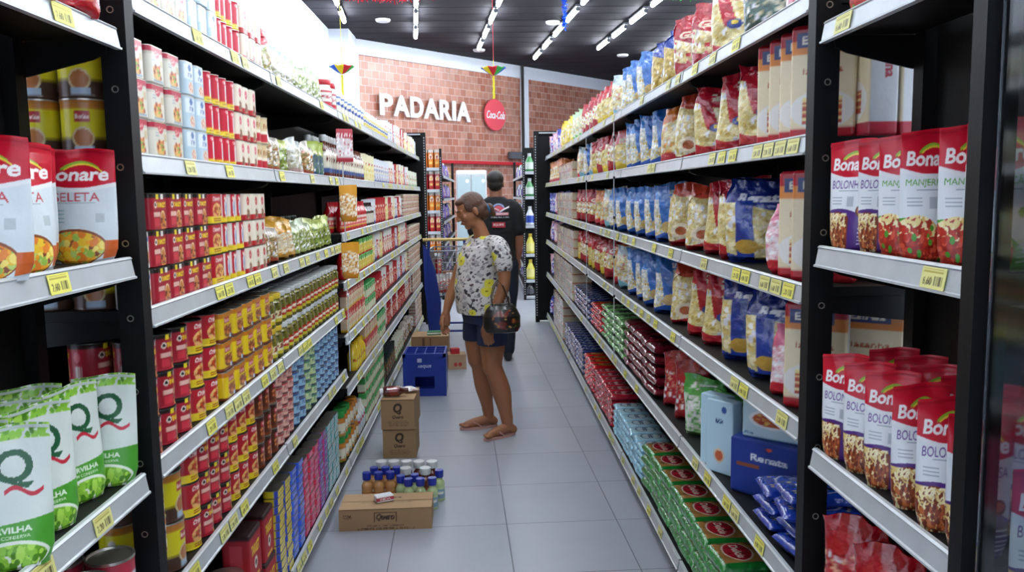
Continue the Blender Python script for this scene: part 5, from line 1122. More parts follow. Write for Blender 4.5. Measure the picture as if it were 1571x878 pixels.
# bottle lying on top of the stack, with a packet
o = ob('lying_sauce_bottle', None, loc=(-.535, 4.83, .176+.178+.0375), label='dark red sauce bottle lying on the upper box', cat='bottle', rot=(0, PI/2, .15))
a = Art(80, 60, '#4a1210'); a.rect(.3, .2, .7, .6, '#8c2c24')
me = package([(0, .027, .027), (.03, .031, .031), (.62, .031, .031), (.8, .017, .017), (1, .014, .014)], a, 24, 16, mode='wrap', h=.15).mesh('bottle_body', 'jar_glass')
ob('bottle_body', me, parent=o, loc=(0, 0, -.09)); ob('cap', MB().lathe([(.016, -.112), (.018, -.108), (.018, -.09), (.01, -.09)], 20).mesh('cap', 'white_plastic'), parent=o)
a = Art(60, 60, '#e4e2de'); a.blobs(0, 0, 1, 1, 30, .08, ['#c03040', '#f4f4f4', '#b8bcc4'], 3)
pouch('whitepack', a, .09, .03, .1, 'small_packet', 'white', 'packets', nu=30, nv=20)
pk = put('whitepack', (-.50, 4.99, .368+.0), .3, 'crumpled white packet lying on the upper stacked box', None, rot=(PI/2*.97, 0, .5))
# bottles on the floor
def dress_art(body, lab):
    a = Art(100, 100, body); a.rect(.3, .12, .7, .5, lab).rect(.35, .3, .65, .4, '#e8e4d4'); return a
CB = [(0, .9, .9), (.04, 1, 1), (.45, 1, 1), (.56, .93, .93), (.70, 1, 1), (.8, .85, .85), (.88, .6, .6), (1, .55, .55)]
def cbn(r): return [(t, a_*r, b_*r) for t, a_, b_ in CB]
jar('dress_amber', dress_art('#c9935a', '#b4784a'), .0275, .160, 'salad_dressing_bottle', 'amber bottle, blue cap', 'amber bottles', 'lid_blue', lidh=.032, lidr=.0215, neck=cbn(.0275), cat='bottle')
jar('dress_green', dress_art('#b3c68e', '#7c9cb0'), .0275, .158, 'salad_dressing_bottle', 'pale green bottle, blue cap', 'pale green bottles', 'lid_blue', lidh=.032, lidr=.0215, neck=cbn(.0275), cat='bottle')
jar('floor_sauce', dress_art('#5c1c16', '#8c3428'), .031, .168, 'red_sauce_bottle', 'dark red bottle, white cap', 'dark red bottles', 'lid_white', lidh=.028, lidr=.029, neck=[(t, min(a_*1.1, 1)*.031, min(a_*1.1, 1)*.031) for t, a_, b_ in CB], cat='bottle')
fl = [('dress_amber', -.622, 4.050, 'leftmost in front'), ('dress_amber', -.562, 4.050, 'second from left in front'), ('dress_amber', -.503, 4.055, 'third from left in front'), ('dress_amber', -.595, 4.128, 'back row, leftmost'), ('dress_amber', -.536, 4.128, 'back row, middle'), ('dress_amber', -.478, 4.126, 'back row, rightmost'),
      ('dress_green', -.444, 3.998, 'first of the front four, leftmost'), ('dress_green', -.402, 3.950, 'second behind the low box'), ('dress_green', -.343, 3.950, 'third behind the low box'), ('dress_green', -.284, 3.955, 'fourth, nearest the low box corner'), ('dress_green', -.376, 4.012, 'back row between two white caps'), ('dress_green', -.256, 4.068, 'standing alone at the right'),
      ('floor_sauce', -.565, 4.200, 'far row, leftmost'), ('floor_sauce', -.500, 4.200, 'far row, second from left'), ('floor_sauce', -.434, 4.195, 'far row, third from left'), ('floor_sauce', -.368, 4.185, 'far row, fourth from left'), ('floor_sauce', -.300, 4.180, 'far row, rightmost'), ('floor_sauce', -.428, 4.085, 'middle of the group, left one'), ('floor_sauce', -.328, 4.080, 'middle of the group, right one')]
for k, x, y, w in fl: extra(k, x, y, 0, 0, KINDS[k]['desc']+', on the floor, '+w, group='bottles standing behind the low box')
# blue crate
cr = ob('beverage_crate', None, loc=(-.487, 6.42, 0), label='tall blue plastic bottle crate standing in the aisle', cat='crate')
mb = MB(); w, d, h = .328, .32, .335; t_ = .014
mb.box(-w/2, -d/2, .0, -.075, -d/2+t_, h).box(.075, -d/2, 0, w/2, -d/2+t_, h).box(-.075, -d/2, .16, .075, -d/2+t_, h).box(-.075, -d/2, 0, .075, -d/2+t_, .055)
mb.box(-w/2, d/2-t_, 0, w/2, d/2, h).box(-w/2, -d/2+t_, 0, -w/2+t_, d/2-t_, h).box(w/2-t_, -d/2+t_, 0, w/2, d/2-t_, h).box(-w/2+t_, -d/2+t_, .0, w/2-t_, d/2-t_, .012)
mb.box(-.08, -d/2-.006, .155, .08, -d/2, .168).box(-.08, -d/2-.006, .05, .08, -d/2, .06).box(-w/2-.004, -d/2-.005, h-.03, w/2+.004, -d/2, h)
for i in range(-1, 2): mb.box(i*.075-.004, -d/2+t_, .16, i*.075+.004, d/2-t_, h-.004)
for i in range(-1, 2): mb.box(-w/2+t_, i*.075-.004, .16, w/2-t_, i*.075+.004, h-.004)
mb.box(-w/2-.003, -d/2, .0, -w/2+.02, -d/2-.005, h).box(w/2-.02, -d/2-.005, 0, w/2+.003, -d/2, h)
ob('crate_body', mb.mesh('crate_body', 'blue_plastic', smooth=False), parent=cr)
mat('crate_print', '#b9c4e6', rough=.5, bump=.01)
o = ob('lettering', text_mesh('ambev', .030, .001, 'crate_print', bold=.02, width=.105), parent=cr, loc=(0, -d/2-.0012, .232), rot=(PI/2, PI, 0))
ob('emblem', MB().box(-.055, -d/2-.0016, .268, -.02, -d/2-.0006, .298).mesh('emblem', 'crate_print', smooth=False), parent=cr)
mat('crate_grey', '#54648c', rough=.5)
ob('bottle_inside', MB().lathe([(.03, .014), (.03, .12), (.012, .2), (.012, .26)], 14, cx=-.11, cy=-.1).mesh('bottle_inside', 'lid_dark'), parent=cr)
# brown boxes behind the crate
a = Art(200, 120, '#94704c'); a.rect(.3, .1, .36, .95, '#5c4028').rect(.5, .1, .53, .95, '#6c4c30').text('FRUTAS', .5, .5, .12, '#5c4028', w=.3)
cardbox('brown_carton', .345, .3, .235, (-.535, 7.75, 0), 0, 'brown cardboard box behind the blue crate, green pack on top', a)
gpk = Art(60, 40, '#2c7a48'); gpk.rect(.2, .3, .8, .7, '#d8e8d8')
carton('greenpack', gpk, .13, .07, .035, 'green_packet', 'green', 'packets'); extra('greenpack', -.50, 7.70, .2385, .1, 'small green packet lying on the brown box behind the crate')
a = Art(120, 80, '#b89878'); a.ell(.4, .35, .1, .14, '#b84030').ell(.65, .35, .1, .14, '#b84030')
cardbox('small_carton', .16, .16, .13, (-.275, 7.30, 0), .1, 'small brown cardboard box with two red marks beside the crate', a)
rp = Art(60, 40, '#b82430'); carton('redpack', rp, .08, .06, .05, 'red_packet', 'red', 'packets'); extra('redpack', -.29, 7.29, .1335, .2, 'small red packet standing on the small marked box')
# shopping cart
mat('cart_wire', '#8a8f98', rough=.3, metal=.8); mat('cart_handle', '#cdb26a', rough=.4); mat('cart_blue', '#1c3488', rough=.4, bump=.02); mat('rubber', '#15161a', rough=.6, bump=.03)
ct = ob('shopping_cart', None, loc=(-.345, 8.75, 0), label='blue and silver wire shopping cart behind the woman', cat='shopping cart')
ob('handle', MB().tube([(-.29, -.35, 1.10), (.18, -.35, 1.10)], .016, 10).mesh('handle', 'cart_handle'), parent=ct)
wb = MB()
def bk(u, v, top):
    x0, x1 = (-.25, .15); return (x0+(x1-x0)*u, -.3+.75*v, top)
for zz, sh_ in ((.98, 0), (.86, .02), (.74, .04), (.62, .06), (.52, .08)):
    wb.tube([(-.26+sh_*.5, -.30+sh_*.3, zz), (.16-sh_*.5, -.30+sh_*.3, zz), (.13-sh_*.4, .42-sh_, zz), (-.23+sh_*.4, .42-sh_, zz), (-.26+sh_*.5, -.30+sh_*.3, zz)], .004 if zz < .97 else .008, 5)
for i in range(12):
    u = i/11; wb.tube([(-.26+.42*u, -.3, .98), (-.22+.34*u, -.276, .52)], .003, 4); wb.tube([(-.23+.36*u, .42, .98), (-.2+.3*u, .34, .52)], .003, 4); wb.tube([(-.22+.34*u, -.276, .52), (-.2+.3*u, .34, .52)], .003, 4)
for i in range(14):
    v = i/13
    for s in (0, 1): wb.tube([(-.26+.42*s+(.03 if not s else -.03)*v, -.3+.72*v, .98), (-.22+.34*s+(.02 if not s else -.02)*v, -.276+.62*v, .52)], .003, 4)
ob('basket', wb.mesh('basket', 'cart_wire'), parent=ct)
fm = MB()
for s in (-1, 1):
    x = -.05+s*.20; fm.tube([(x-.02*s, -.35, 1.09), (x-.0*s, -.34, .75), (x+.01*s, -.32, .3), (x, -.2, .13), (x, .35, .13)], .013, 8)
fm.tube([(-.25, -.2, .13), (.15, -.2, .13)], .012, 8); fm.tube([(-.25, .35, .13), (.15, .35, .13)], .012, 8)
ob('frame', fm.mesh('frame', 'cart_blue'), parent=ct)
sp_ = MB(); sp_.add([(-.29, -.37, 1.06), (-.245, -.36, 1.0), (-.17, -.35, .78), (-.12, -.34, .45), (-.13, -.30, .15), (-.24, -.32, .15), (-.285, -.36, .6)], [(0, 1, 2, 3, 4, 5, 6)]).add([(-.29, -.355, 1.06), (-.245, -.345, 1.0), (-.17, -.335, .78), (-.12, -.325, .45), (-.13, -.285, .15), (-.24, -.305, .15), (-.285, -.345, .6)], [(6, 5, 4, 3, 2, 1, 0)])
ob('side_guard', sp_.mesh('side_guard', 'cart_blue', smooth=False), parent=ct)
for x in (-.25, .15):
    for y in (-.2, .35):
        wmm = MB().tube([(x-.014, y, .062), (x+.014, y, .062)], .062, 18); ob('wheel', wmm.mesh('wheel', 'rubber'), parent=ct)
        ob('caster_fork', MB().box(x-.022, y-.012, .06, x-.017, y+.012, .13).box(x+.017, y-.012, .06, x+.022, y+.012, .13).mesh('caster_fork', 'cart_wire', smooth=False), parent=ct)
gg = a_bag('#d8d0cc', '#c83c34', '#c8a090', ['#d85040', '#e8e0dc', '#b02c28', '#f0c8b8'], None, seed=41)
bag('cartbag', gg, .15, .08, .2, 'cart_groceries_bag', 'clear', 'clear and red food bags', seed=41)
for i, (x, y, rz) in enumerate([(-.46, 8.62, .2), (-.32, 8.65, -.3), (-.39, 8.76, .6)]):
    extra('cartbag', x, y, .527, rz, 'clear and red food bag in the shopping cart, '+['front left', 'front right', 'middle', 'rear'][i], group='food bags in the cart')
cardb = Art(60, 60, '#8a5c40'); carton('cartbox', cardb, .2, .12, .2, 'brown_grocery_box', 'brown', 'brown boxes'); extra('cartbox', -.39, 8.96, .527, .1, 'brown box lying in the shopping cart at the back')

# ------------------------------------------------------------------ the racks beyond the cross aisle
FX = dict(a='#e07c1c')
def canister(key, c1, c2, desc):
    a = Art(80, 80, c1); a.ell(.5, .62, .13, .14, '#f0e4d0').ell(.5, .62, .08, .08, c2).rect(.4, .2, .6, .36, '#f0d070').rect(0, .9, 1, 1, '#d8d0c8')
    tin(key, a, .085, .085, .265, 'snack_canister', desc, desc+'s', round_=True, nu=36, nv=12, cat='snack tube')
canister('can_orange', '#e07c1c', '#a03c10', 'orange snack tube'); canister('can_redtube', '#b81c24', '#e8b030', 'red snack tube')
KINDS['can_redtube']['h'] = .24
def far_rack(name, x0, x1, y, zs, label, h=2.23):
    o = ob(name, None, loc=((x0+x1)/2, y, 0), label=label, cat='shelf rack'); w = x1-x0
    ob('back_panel', MB().box(-w/2, .26, 0, w/2, .29, h).mesh('back_panel', 'black_board', smooth=False), parent=o)
    for s in (-1, 1):
        ob('post', MB().box(s*w/2-.018, -.02, 0, s*w/2+.018, .02, h).mesh('post', 'black_steel', smooth=False), parent=o)
        hp = MB()
        for i in range(60): hp.box(s*w/2-.005, -.0225, .08+i*.034, s*w/2+.005, -.0205, .095+i*.034)  # post holes drawn as pale dots, the light behind them set as colour
        ob('lit_perforation', hp.mesh('lit_perforation', 'aluminium_rail', smooth=False), parent=o)
    for z in zs:
        sh = ob('shelf', MB().box(-w/2+.02, .0, z-.03, w/2-.02, .259, z).mesh('shelf', 'black_board', smooth=False), parent=o)
        ob('price_rail', MB().bevel_box(-w/2+.02, -.016, z-.045, w/2-.02, -.001, z-.0, .003).mesh('price_rail', 'aluminium_rail', smooth=False), parent=sh)
    return o
far_rack('end_rack', -1.25, -.635, 12.2, [1.955, 1.64, 1.33, 1.02, .7, .38, .1], 'narrow end rack of snack tubes beyond the left shelving')
for li, (z, k) in enumerate([(1.955, 'can_orange'), (1.64, 'can_redtube'), (1.33, 'can_orange'), (1.02, 'can_redtube'), (.7, 'can_orange'), (.38, 'can_redtube')]):
    for i in range(6):
        extra(k, -.69-i*.092, 12.29, z+.0005, 0, '%s, far left end rack, %s level down, %s from right' % (KINDS[k]['desc'], ORD[li], ORD[i]), group='snack tubes on the far end rack')
far_rack('end_rack', .575, 1.2, 12.0, [1.88, 1.52, 1.10, .68, .30, .06], 'narrow end rack of cleaning bottles beyond the right shelving')
def jug(key, c, cl, cap, h, desc):
    a = Art(60, 60, c); a.rect(.25, .15, .75, .6, cl)
    jar(key, a, .062, h, 'cleaning_bottle', desc, desc+'s', cap, lidh=.04, lidr=.026, neck=[(0, .058, .045), (.03, .062, .05), (.6, .062, .05), (.82, .04, .036), (1, .024, .024)], cat='bottle', nu=28)
jug('jug_green', '#3a8a44', '#dfe8dc', 'lid_white', .26, 'green cleaning bottle'); jug('jug_purple', '#5c3c9c', '#8c74c4', 'lid_white', .26, 'purple cleaning bottle')
jug('jug_white', '#e4e8f0', '#2c4cac', 'lid_white', .27, 'white and blue cleaning bottle'); jug('jug_yellow', '#e2d84c', '#f0e890', 'lid_yellow', .29, 'yellow cleaning jug'); jug('jug_dark', '#2a2c30', '#3c3c44', 'lid_dark', .2, 'dark cleaning bottle')
for li, (z, k) in enumerate([(1.88, 'jug_green'), (1.52, 'jug_green'), (1.10, 'jug_white'), (.68, 'jug_yellow'), (.30, 'jug_yellow'), (.06, 'jug_dark')]):
    for i in range(4):
        kk = 'jug_purple' if (k == 'jug_green' and i % 2 == 1) else k
        extra(kk, .665+i*.135, 12.09, z+.0005, 0, '%s, far right end rack, %s level down, %s from left' % (KINDS[kk]['desc'], ORD[li], ORD[i]), group='bottles on the far right end rack')
for s, X0, lbl in ((-1, -.62, 'left'), (1, .60, 'right')):
    o = ob('far_shelving', None, loc=(X0, 12.55, 0), label='dark shelving running on beyond the cross aisle, %s side' % lbl, cat='shelf rack')
    L = 4.4
    ob('back_panel', MB().box(min(s*.42, s*.44), 0, 0, max(s*.42, s*.44), L, 2.15).mesh('back_panel', 'black_board', smooth=False), parent=o)
    ob('end_post', MB().box(min(0, s*.05), L, 0, max(0, s*.05), L+.05, 2.2).mesh('end_post', 'black_steel', smooth=False), parent=o)
    for li, z in enumerate((1.85, 1.5, 1.15, .8, .45, .1)):
        sh = ob('shelf', MB().box(min(s*.0, s*.415), 0, z-.03, max(s*.0, s*.415), L, z).mesh('shelf', 'black_board', smooth=False), parent=o)
        ob('price_rail', MB().box(min(-s*.012, -s*.001), 0, z-.04, max(-s*.012, -s*.001), L, z).mesh('price_rail', 'aluminium_rail', smooth=False), parent=sh)
        for i in range(20):
            y = 12.55+.16+i*.21
            if s < 0: k = ['bag_navy', 'pouch_navy', 'bag_pink', 'bag_navy', 'bag_darkgreen', 'jug_purple'][(i*5+li*3) % 6] if i < 17 else 'bag_yellow'
            else: k = ['jug_white', 'jug_purple', 'pouch_white', 'jug_green', 'bag_pink', 'jug_white'][(i*5+li*2) % 6]
            extra(k, X0+s*.095, y, z+.0005, PI/2 if s < 0 else -PI/2, '%s, %s shelving beyond cross aisle, %s level, %s along' % (KINDS[k]['desc'], lbl, ORD[li], ordw(i)), kids=False)
# ------------------------------------------------------------------ people
def blob_mesh(name, tubes, balls, voxel, mats, color=None, smooth_it=6, xform=None):
    """closed overlapping tapered pieces fused into one continuous surface"""
    mb = MB()
    for pts, rad in tubes:
        # densify with catmull-rom
        P = [Vector(p) for p in pts]; Rr = [r if isinstance(r, (tuple, list)) else (r, r) for r in rad]; Q = []; S = []
        for i in range(len(P)-1):
            p0, p1, p2, p3 = P[max(i-1, 0)], P[i], P[i+1], P[min(i+2, len(P)-1)]
            for k in range(6):
                t = k/6; Q.append(.5*((2*p1)+(p2-p0)*t+(2*p0-5*p1+4*p2-p3)*t*t+(-p0+3*p1-3*p2+p3)*t**3))
                e = t*t*(3-2*t); S.append(tuple(Rr[i][j]*(1-e)+Rr[i+1][j]*e for j in (0, 1)))
        Q.append(P[-1]); S.append(Rr[-1]); mb.tube(Q, S, 20)
        for q, s_ in ((Q[0], S[0]), (Q[-1], S[-1])):
            r = min(s_)*.98
            if max(s_)/min(s_) < 1.35: add_ball(mb, q, (r, r, r))
    for b in balls: add_ball(mb, *b)
    me = mb.mesh(name, mats); o = bpy.data.objects.new('tmp', me); COL.objects.link(o)
    m = o.modifiers.new('r', 'REMESH'); m.mode = 'VOXEL'; m.voxel_size = voxel; m.use_smooth_shade = True
    if smooth_it: s = o.modifiers.new('s', 'SMOOTH'); s.factor = .5; s.iterations = smooth_it
    dg = bpy.context.evaluated_depsgraph_get(); out = bpy.data.meshes.new_from_object(o.evaluated_get(dg)); out.name = name
    bpy.data.objects.remove(o)
    for at in list(out.color_attributes): out.color_attributes.remove(at)
    n = len(out.vertices); co = np.zeros(n*3); out.vertices.foreach_get('co', co); co = co.reshape(-1, 3)
    C = color(co) if color is not None else np.tile(lin('#888888'), (n, 1))
    ca = out.color_attributes.new('Col', 'FLOAT_COLOR', 'POINT'); ca.data.foreach_set('color', np.concatenate([C, np.ones((n, 1))], 1).astype(np.float32).ravel())
    if not out.materials: out.materials.append(MATS[mats])
    return out
def add_ball(mb, c, r, M=None):
    c = Vector(c); P = []
    for i in range(11):
        a = PI*i/10
        P.append([(r[0]*math.sin(a)*math.cos(t), r[1]*math.sin(a)*math.sin(t), -r[2]*math.cos(a)) for t in np.arange(18)/18*2*PI])
    P = np.array(P); P[0] *= np.array([1e-3, 1e-3, 1]); P[-1] *= np.array([1e-3, 1e-3, 1])
    P[0, :, :2] = P[1, :, :2]*1e-3; P[-1, :, :2] = P[-2, :, :2]*1e-3
    if M is not None: P = np.array([[tuple(M @ Vector(v)) for v in row] for row in P])
    P = P+np.array(c); mb.grid(P, None, True); mb.add(P[0], [tuple(range(17, -1, -1))]); mb.add(P[-1], [tuple(range(18))])
mat('skin', attr=True, rough=.5, bump=.03, bscale=150, vary=.06)
mat('cloth', attr=True, rough=.8, bump=.12, bscale=90)
mat('hair', attr=True, rough=.45, bump=.5, bscale=160)
mat('denim', attr=True, rough=.85, bump=.2, bscale=250, vary=.15)
mat('sandal', '#b78a80', rough=.6, bump=.05)
mat('black_leather', attr=True, rough=.3, coat=.4, bump=.08, bscale=90)
def hand_tubes(wrist, fdir, palm_n, thumb_side, L=.165, curl=.35, r=.009):
    """relaxed hand: palm then five separate curled fingers. fdir: along the hand, palm_n: the way the palm faces, thumb_side: sideways to the thumb"""
    w = Vector(wrist); f = Vector(fdir).normalized(); n = Vector(palm_n).normalized(); t = Vector(thumb_side).normalized(); T = []
    pl = L*.52
    T.append(([w-f*.01, w+f*pl*.45, w+f*pl*.95], [(.021, .026), (.017, .036), (.014, .036)]))
    for k, (off, ln, cu) in enumerate(((.028, .40, .8), (.0095, .46, 1.0), (-.0095, .43, 1.1), (-.027, .34, 1.25))):
        b = w+f*pl*.85+t*off; l = L*ln; c = curl*cu
        p1 = b+f*l*.30; d1 = (f*math.cos(c)+n*math.sin(c)); p2 = p1+d1*l*.36; d2 = (f*math.cos(2*c)+n*math.sin(2*c)); p3 = p2+d2*l*.36
        T.append(([b, p1, p2, p3], [r*1.02, r, r*.92, r*.78]))
    b = w+f*pl*.28+t*.022; d = (f*.72+t*.55+n*.35).normalized(); d2 = (f*.9+t*.15+n*.4).normalized()
    T.append(([b, b+d*.032, b+d*.032+d2*.030, b+d*.032+d2*.052], [r*1.35, r*1.2, r*1.05, r*.85]))
    return T
# mapping: axes must match tube orientation so flat palms lie flat; tube() picks its own axes, so palms use near round sections
def frame(fwd, upv):
    f = Vector(fwd).normalized(); s = f.cross(Vector(upv)).normalized(); u = s.cross(f); return Matrix((( s.x, f.x, u.x), (s.y, f.y, u.y), (s.z, f.z, u.z)))
def head_parts(c, M, skin, lips, brow, eyes_open=False, scale=1.0, neck_to=None, female=True):
    """head in local axes: x side, y forward, z up. c = centre of the skull"""
    k = scale; balls = []
    def B(p, r): balls.append((Vector(c)+M @ (Vector(p)*k), tuple(q*k for q in r), M))
    B((0, -.012, .028), (.073, .090, .078)); B((0, .012, -.018), (.062, .072, .080)); B((0, .030, -.062), (.046, .050, .042)); B((0, .062, -.088), (.022, .020, .018))
    B((0, .078, .004), (.030, .016, .032)); B((0, .096, -.012), (.0105, .016, .020)); B((0, .102, -.024), (.014, .012, .010)); B((.011, .092, -.027), (.008, .009, .007)); B((-.011, .092, -.027), (.008, .009, .007))
    B((0, .082, -.048), (.022, .010, .007)); B((0, .080, -.058), (.019, .010, .007))
    for s in (-1, 1):
        B((s*.034, .060, -.022), (.022, .020, .022)); B((s*.030, .070, .024), (.024, .013, .010)); B((s*.030, .068, .006), (.019, .012, .010)); B((s*.072, -.012, -.012), (.008, .017, .029)); B((s*.074, -.008, -.034), (.006, .010, .010))
    return balls
def add_kids_face(parent, c, M, k=1.0):
    mat('eye_white', '#d8d4cc', rough=.2); mat('eye_dark', '#1c120c', rough=.2); mat('lip', '#8a4640', rough=.45); mat('brow', '#2c1c14', rough=.8)
    for s in (-1, 1):
        m = MB(); add_ball(m, Vector(c)+M @ (Vector((s*.030, .0755, .004))*k), (.0105*k, .005*k, .0030*k), M); ob('eye', m.mesh('eye', 'eye_white'), parent=parent)
        m = MB(); add_ball(m, Vector(c)+M @ (Vector((s*.030, .0790, .0035))*k), (.004*k, .0018*k, .0026*k), M); ob('iris', m.mesh('iris', 'eye_dark'), parent=parent)
        m = MB(); m.tube([Vector(c)+M @ (Vector((s*x, y, z))*k) for x, y, z in ((.014, .0855, .027), (.030, .0850, .033), (.046, .0735, .028))], [.0028, .0035, .002], 6); ob('eyebrow', m.mesh('eyebrow', 'brow'), parent=parent)
    m = MB(); m.tube([Vector(c)+M @ (Vector(p)*k) for p in ((-.021, .083, -.053), (0, .0935, -.053), (.021, .083, -.053))], [.003, .0055, .003], 8); ob('lips', m.mesh('lips', 'lip'), parent=parent)

# ---- the woman
wm = ob('woman', None, loc=(0, 5.25, 0), label='woman in floral blouse and denim shorts looking down at the left shelves', cat='person')
SK = lin('#9a6444'); SK2 = lin('#9a664c')
O = Vector((0, 5.25, 0))
def loc_(p): return Vector(p)-O
fdir = Vector((-.90, -.40, 0)).normalized(); ldir = Vector((.40, -.90, 0)).normalized()       # the way she faces; her left (towards the viewer)
hc = loc_((-.092, 5.235, 1.452)); HM = frame((-.80, -.32, -.42), (-.35, -.1, 1)) @ Matrix(((-1, 0, 0), (0, 1, 0), (0, 0, 1))) if False else frame((-.84, -.28, -.42), (-.2, 0, 1))
pel = loc_((-.01, 5.26, .83)); wai = loc_((-.03, 5.26, .96)); che = loc_((-.025, 5.26, 1.14)); nk = loc_((-.015, 5.255, 1.285))
tubes = []
def T(pts, r): tubes.append(([loc_(p) for p in pts], r))
tubes.append(([nk-Vector((0, 0, .03)), nk+Vector((-.02, -.004, .05)), hc+Vector((.022, .01, -.055))], [.058, .046, .045]))
# legs: far (her right), near (her left)
T([(-.055, 5.34, .80), (-.065, 5.35, .62), (-.068, 5.355, .47), (-.052, 5.36, .44), (-.030, 5.37, .30), (-.004, 5.375, .14), (.003, 5.375, .075)], [.095, .082, .062, .058, .060, .040, .034])
T([(.035, 5.18, .80), (.035, 5.165, .62), (.030, 5.155, .47), (.042, 5.155, .43), (.085, 5.165, .30), (.115, 5.165, .14), (.124, 5.165, .075)], [.098, .084, .065, .060, .062, .042, .035])
# feet
for (ax, ay, dx, dy) in ((.003, 5.375, -.155, -.045), (.124, 5.165, -.125, -.085)):
    T([(ax+.035-dx*.0, ay+.008, .040), (ax, ay, .055), (ax+dx*.55, ay+dy*.55, .042), (ax+dx*.95, ay+dy*.95, .030)], [.028, .032, .031, .024])
    dv = Vector((dx, dy, 0)).normalized(); sv = Vector((-dv.y, dv.x, 0))
    for q in range(5):
        off = (q-2)*.0135; ln = (.032, .030, .026, .022, .018)[q] if True else 0
        a0 = Vector((ax+dx*.98, ay+dy*.98, .027))+sv*off*(1 if dy > -.06 else -1)
        tubes.append(([loc_(a0), loc_(a0+dv*ln)], [.0095 if q else .012, .008 if q else .010]))
# arms: near arm hangs with the bag strap; forearm comes across to the thigh
T([(.070, 5.10, 1.225), (.105, 5.048, 1.13), (.112, 5.025, 1.00), (.062, 5.000, .875), (.004, 4.985, .765)], [.044, .043, .037, .033, .024])
T([(-.060, 5.405, 1.225), (-.145, 5.43, 1.12), (-.198, 5.43, .985), (-.238, 5.40, .88), (-.268, 5.365, .775)], [.044, .041, .036, .033, .023])
for t_ in hand_tubes(loc_((.004, 4.985, .765)), (.04, .06, -1), (.35, .93, 0), (-.93, .35, 0), curl=.32): tubes.append(t_)
for t_ in hand_tubes(loc_((-.268, 5.365, .775)), (-.12, -.1, -1), (.75, -.6, 0), (-.62, -.78, 0), curl=.42, L=.16): tubes.append(t_)
# torso as ellipse stack
tb_ = [(pel+Vector((0, 0, -.06)), .150, .125), (pel, .165, .145), (wai, .155, .150), (wai+Vector((.0, 0, .08)), .150, .140), (che, .165, .125), (che+Vector((.004, 0, .09)), .175, .095), (nk+Vector((0, 0, -.03)), .10, .065)]
def torso(mb_, grow, rows, M=None):
    P = []
    for c, a_, b_ in rows:
        P.append([tuple(c+ldir*(a_+grow)*math.cos(t)+fdir*(b_+grow)*math.sin(t)) for t in np.arange(28)/28*2*PI])
    P = np.array(P); return P
def dens(rows, k=5):
    out = []
    for i in range(len(rows)-1):
        for j in range(k):
            t = j/k; e = t*t*(3-2*t)*.5+t*.5; out.append((rows[i][0].lerp(rows[i+1][0], t), rows[i][1]*(1-e)+rows[i+1][1]*e, rows[i][2]*(1-e)+rows[i+1][2]*e))
    out.append(rows[-1]); return out
_old_mesh = MB.mesh
EXTRA = {}
def blob_with_torso(name, tubes, balls, voxel, m, rows, grow, color, sm=6):
    P = torso(None, grow, dens(rows)); EXTRA['P'] = P
    def mesh2(s, nm, mats, smooth=True):
        if EXTRA.get('P') is not None:
            Q = EXTRA['P']; EXTRA['P'] = None
            s.grid(Q, None, True); n = Q.shape[1]; s.add(Q[0], [tuple(range(n-1, -1, -1))]); s.add(Q[-1], [tuple(range(n))])
        return _old_mesh(s, nm, mats, smooth)
    MB.mesh = mesh2
    me = blob_mesh(name, tubes, balls, voxel, m, color, sm); MB.mesh = _old_mesh; return me
balls = head_parts(hc, HM, None, None, None, scale=.98)
def skin_color(co): 
    n = wob(co[:, 0], co[:, 1], co[:, 2], 30, 4)[:, None]*.04
    return np.clip(SK*(1+n)+0, 0, 1)
ob('body', blob_with_torso('body', tubes, balls, .0045, 'skin', tb_, -.012, skin_color, 4), parent=wm)
add_kids_face(wm, hc, HM, .98)
# hair: cap, tied bun
hb = []
def HB(p, r): hb.append((hc+HM @ Vector(p), r, HM))
HB((0, -.022, .032), (.0765, .090, .080)); HB((0, -.060, -.012), (.062, .056, .058)); HB((0, .030, .074), (.052, .042, .026)); HB((.060, -.005, .028), (.014, .048, .040)); HB((-.060, -.005, .028), (.014, .048, .040))
HB((0, -.062, -.050), (.056, .046, .048)); HB((.045, -.035, -.020), (.030, .042, .045)); HB((-.045, -.035, -.020), (.030, .042, .045)); HB((0, -.100, -.035), (.026, .024, .026)); HB((.0, -.124, -.045), (.032, .026, .034)); HB((.0, -.128, -.075), (.024, .020, .034))
def hair_color(co):
    n = wob(co[:, 0], co[:, 1], co[:, 2]*.6, 90, 7)[:, None]; return np.clip(lin('#4e2e1c')*(1+.35*n)+0, 0, 1)
ob('hair', blob_mesh('hair', [], hb, .0045, 'hair', hair_color, 4), parent=wm)
mat('scrunchie', '#1d5a78', rough=.6, bump=.3, bscale=120)
pts = [hc+HM @ Vector((.026*math.cos(a), -.106, -.038+.027*math.sin(a))) for a in np.arange(17)/16*2*PI]
ob('hair_tie', MB().tube(pts, .011, 8).mesh('hair_tie', 'scrunchie'), parent=wm)
# blouse
def blouse_color(co):
    g = random.Random(5); n = len(co); C = np.tile(lin('#cbc8c6'), (n, 1))
    w1 = wob(co[:, 0], co[:, 1], co[:, 2], 120, 3); w2 = wob(co[:, 0], co[:, 1], co[:, 2], 170, 9); w3 = wob(co[:, 0]*1.2, co[:, 1], co[:, 2]*.8, 60, 21)
    C[w1 > .30] = lin('#a29fa2'); C[w2 > .42] = lin('#6e6a70'); C[(w1 < -.42)] = lin('#34303a'); C[(w2 < -.55)] = lin('#4a3438')
    for k in range(34):
        # flowers scattered over the blouse surface
        i = g.randrange(n); c = co[i]; r = g.uniform(.022, .042)
        dd = np.linalg.norm((co-c)*np.array([1, 1, 1.25]), axis=1)*(1+.25*w2)
        C[dd < r*1.12] = lin('#c2c09c'); C[dd < r] = lin('#d6cf3e'); C[dd < r*.22] = lin('#8a7a18')
    return C
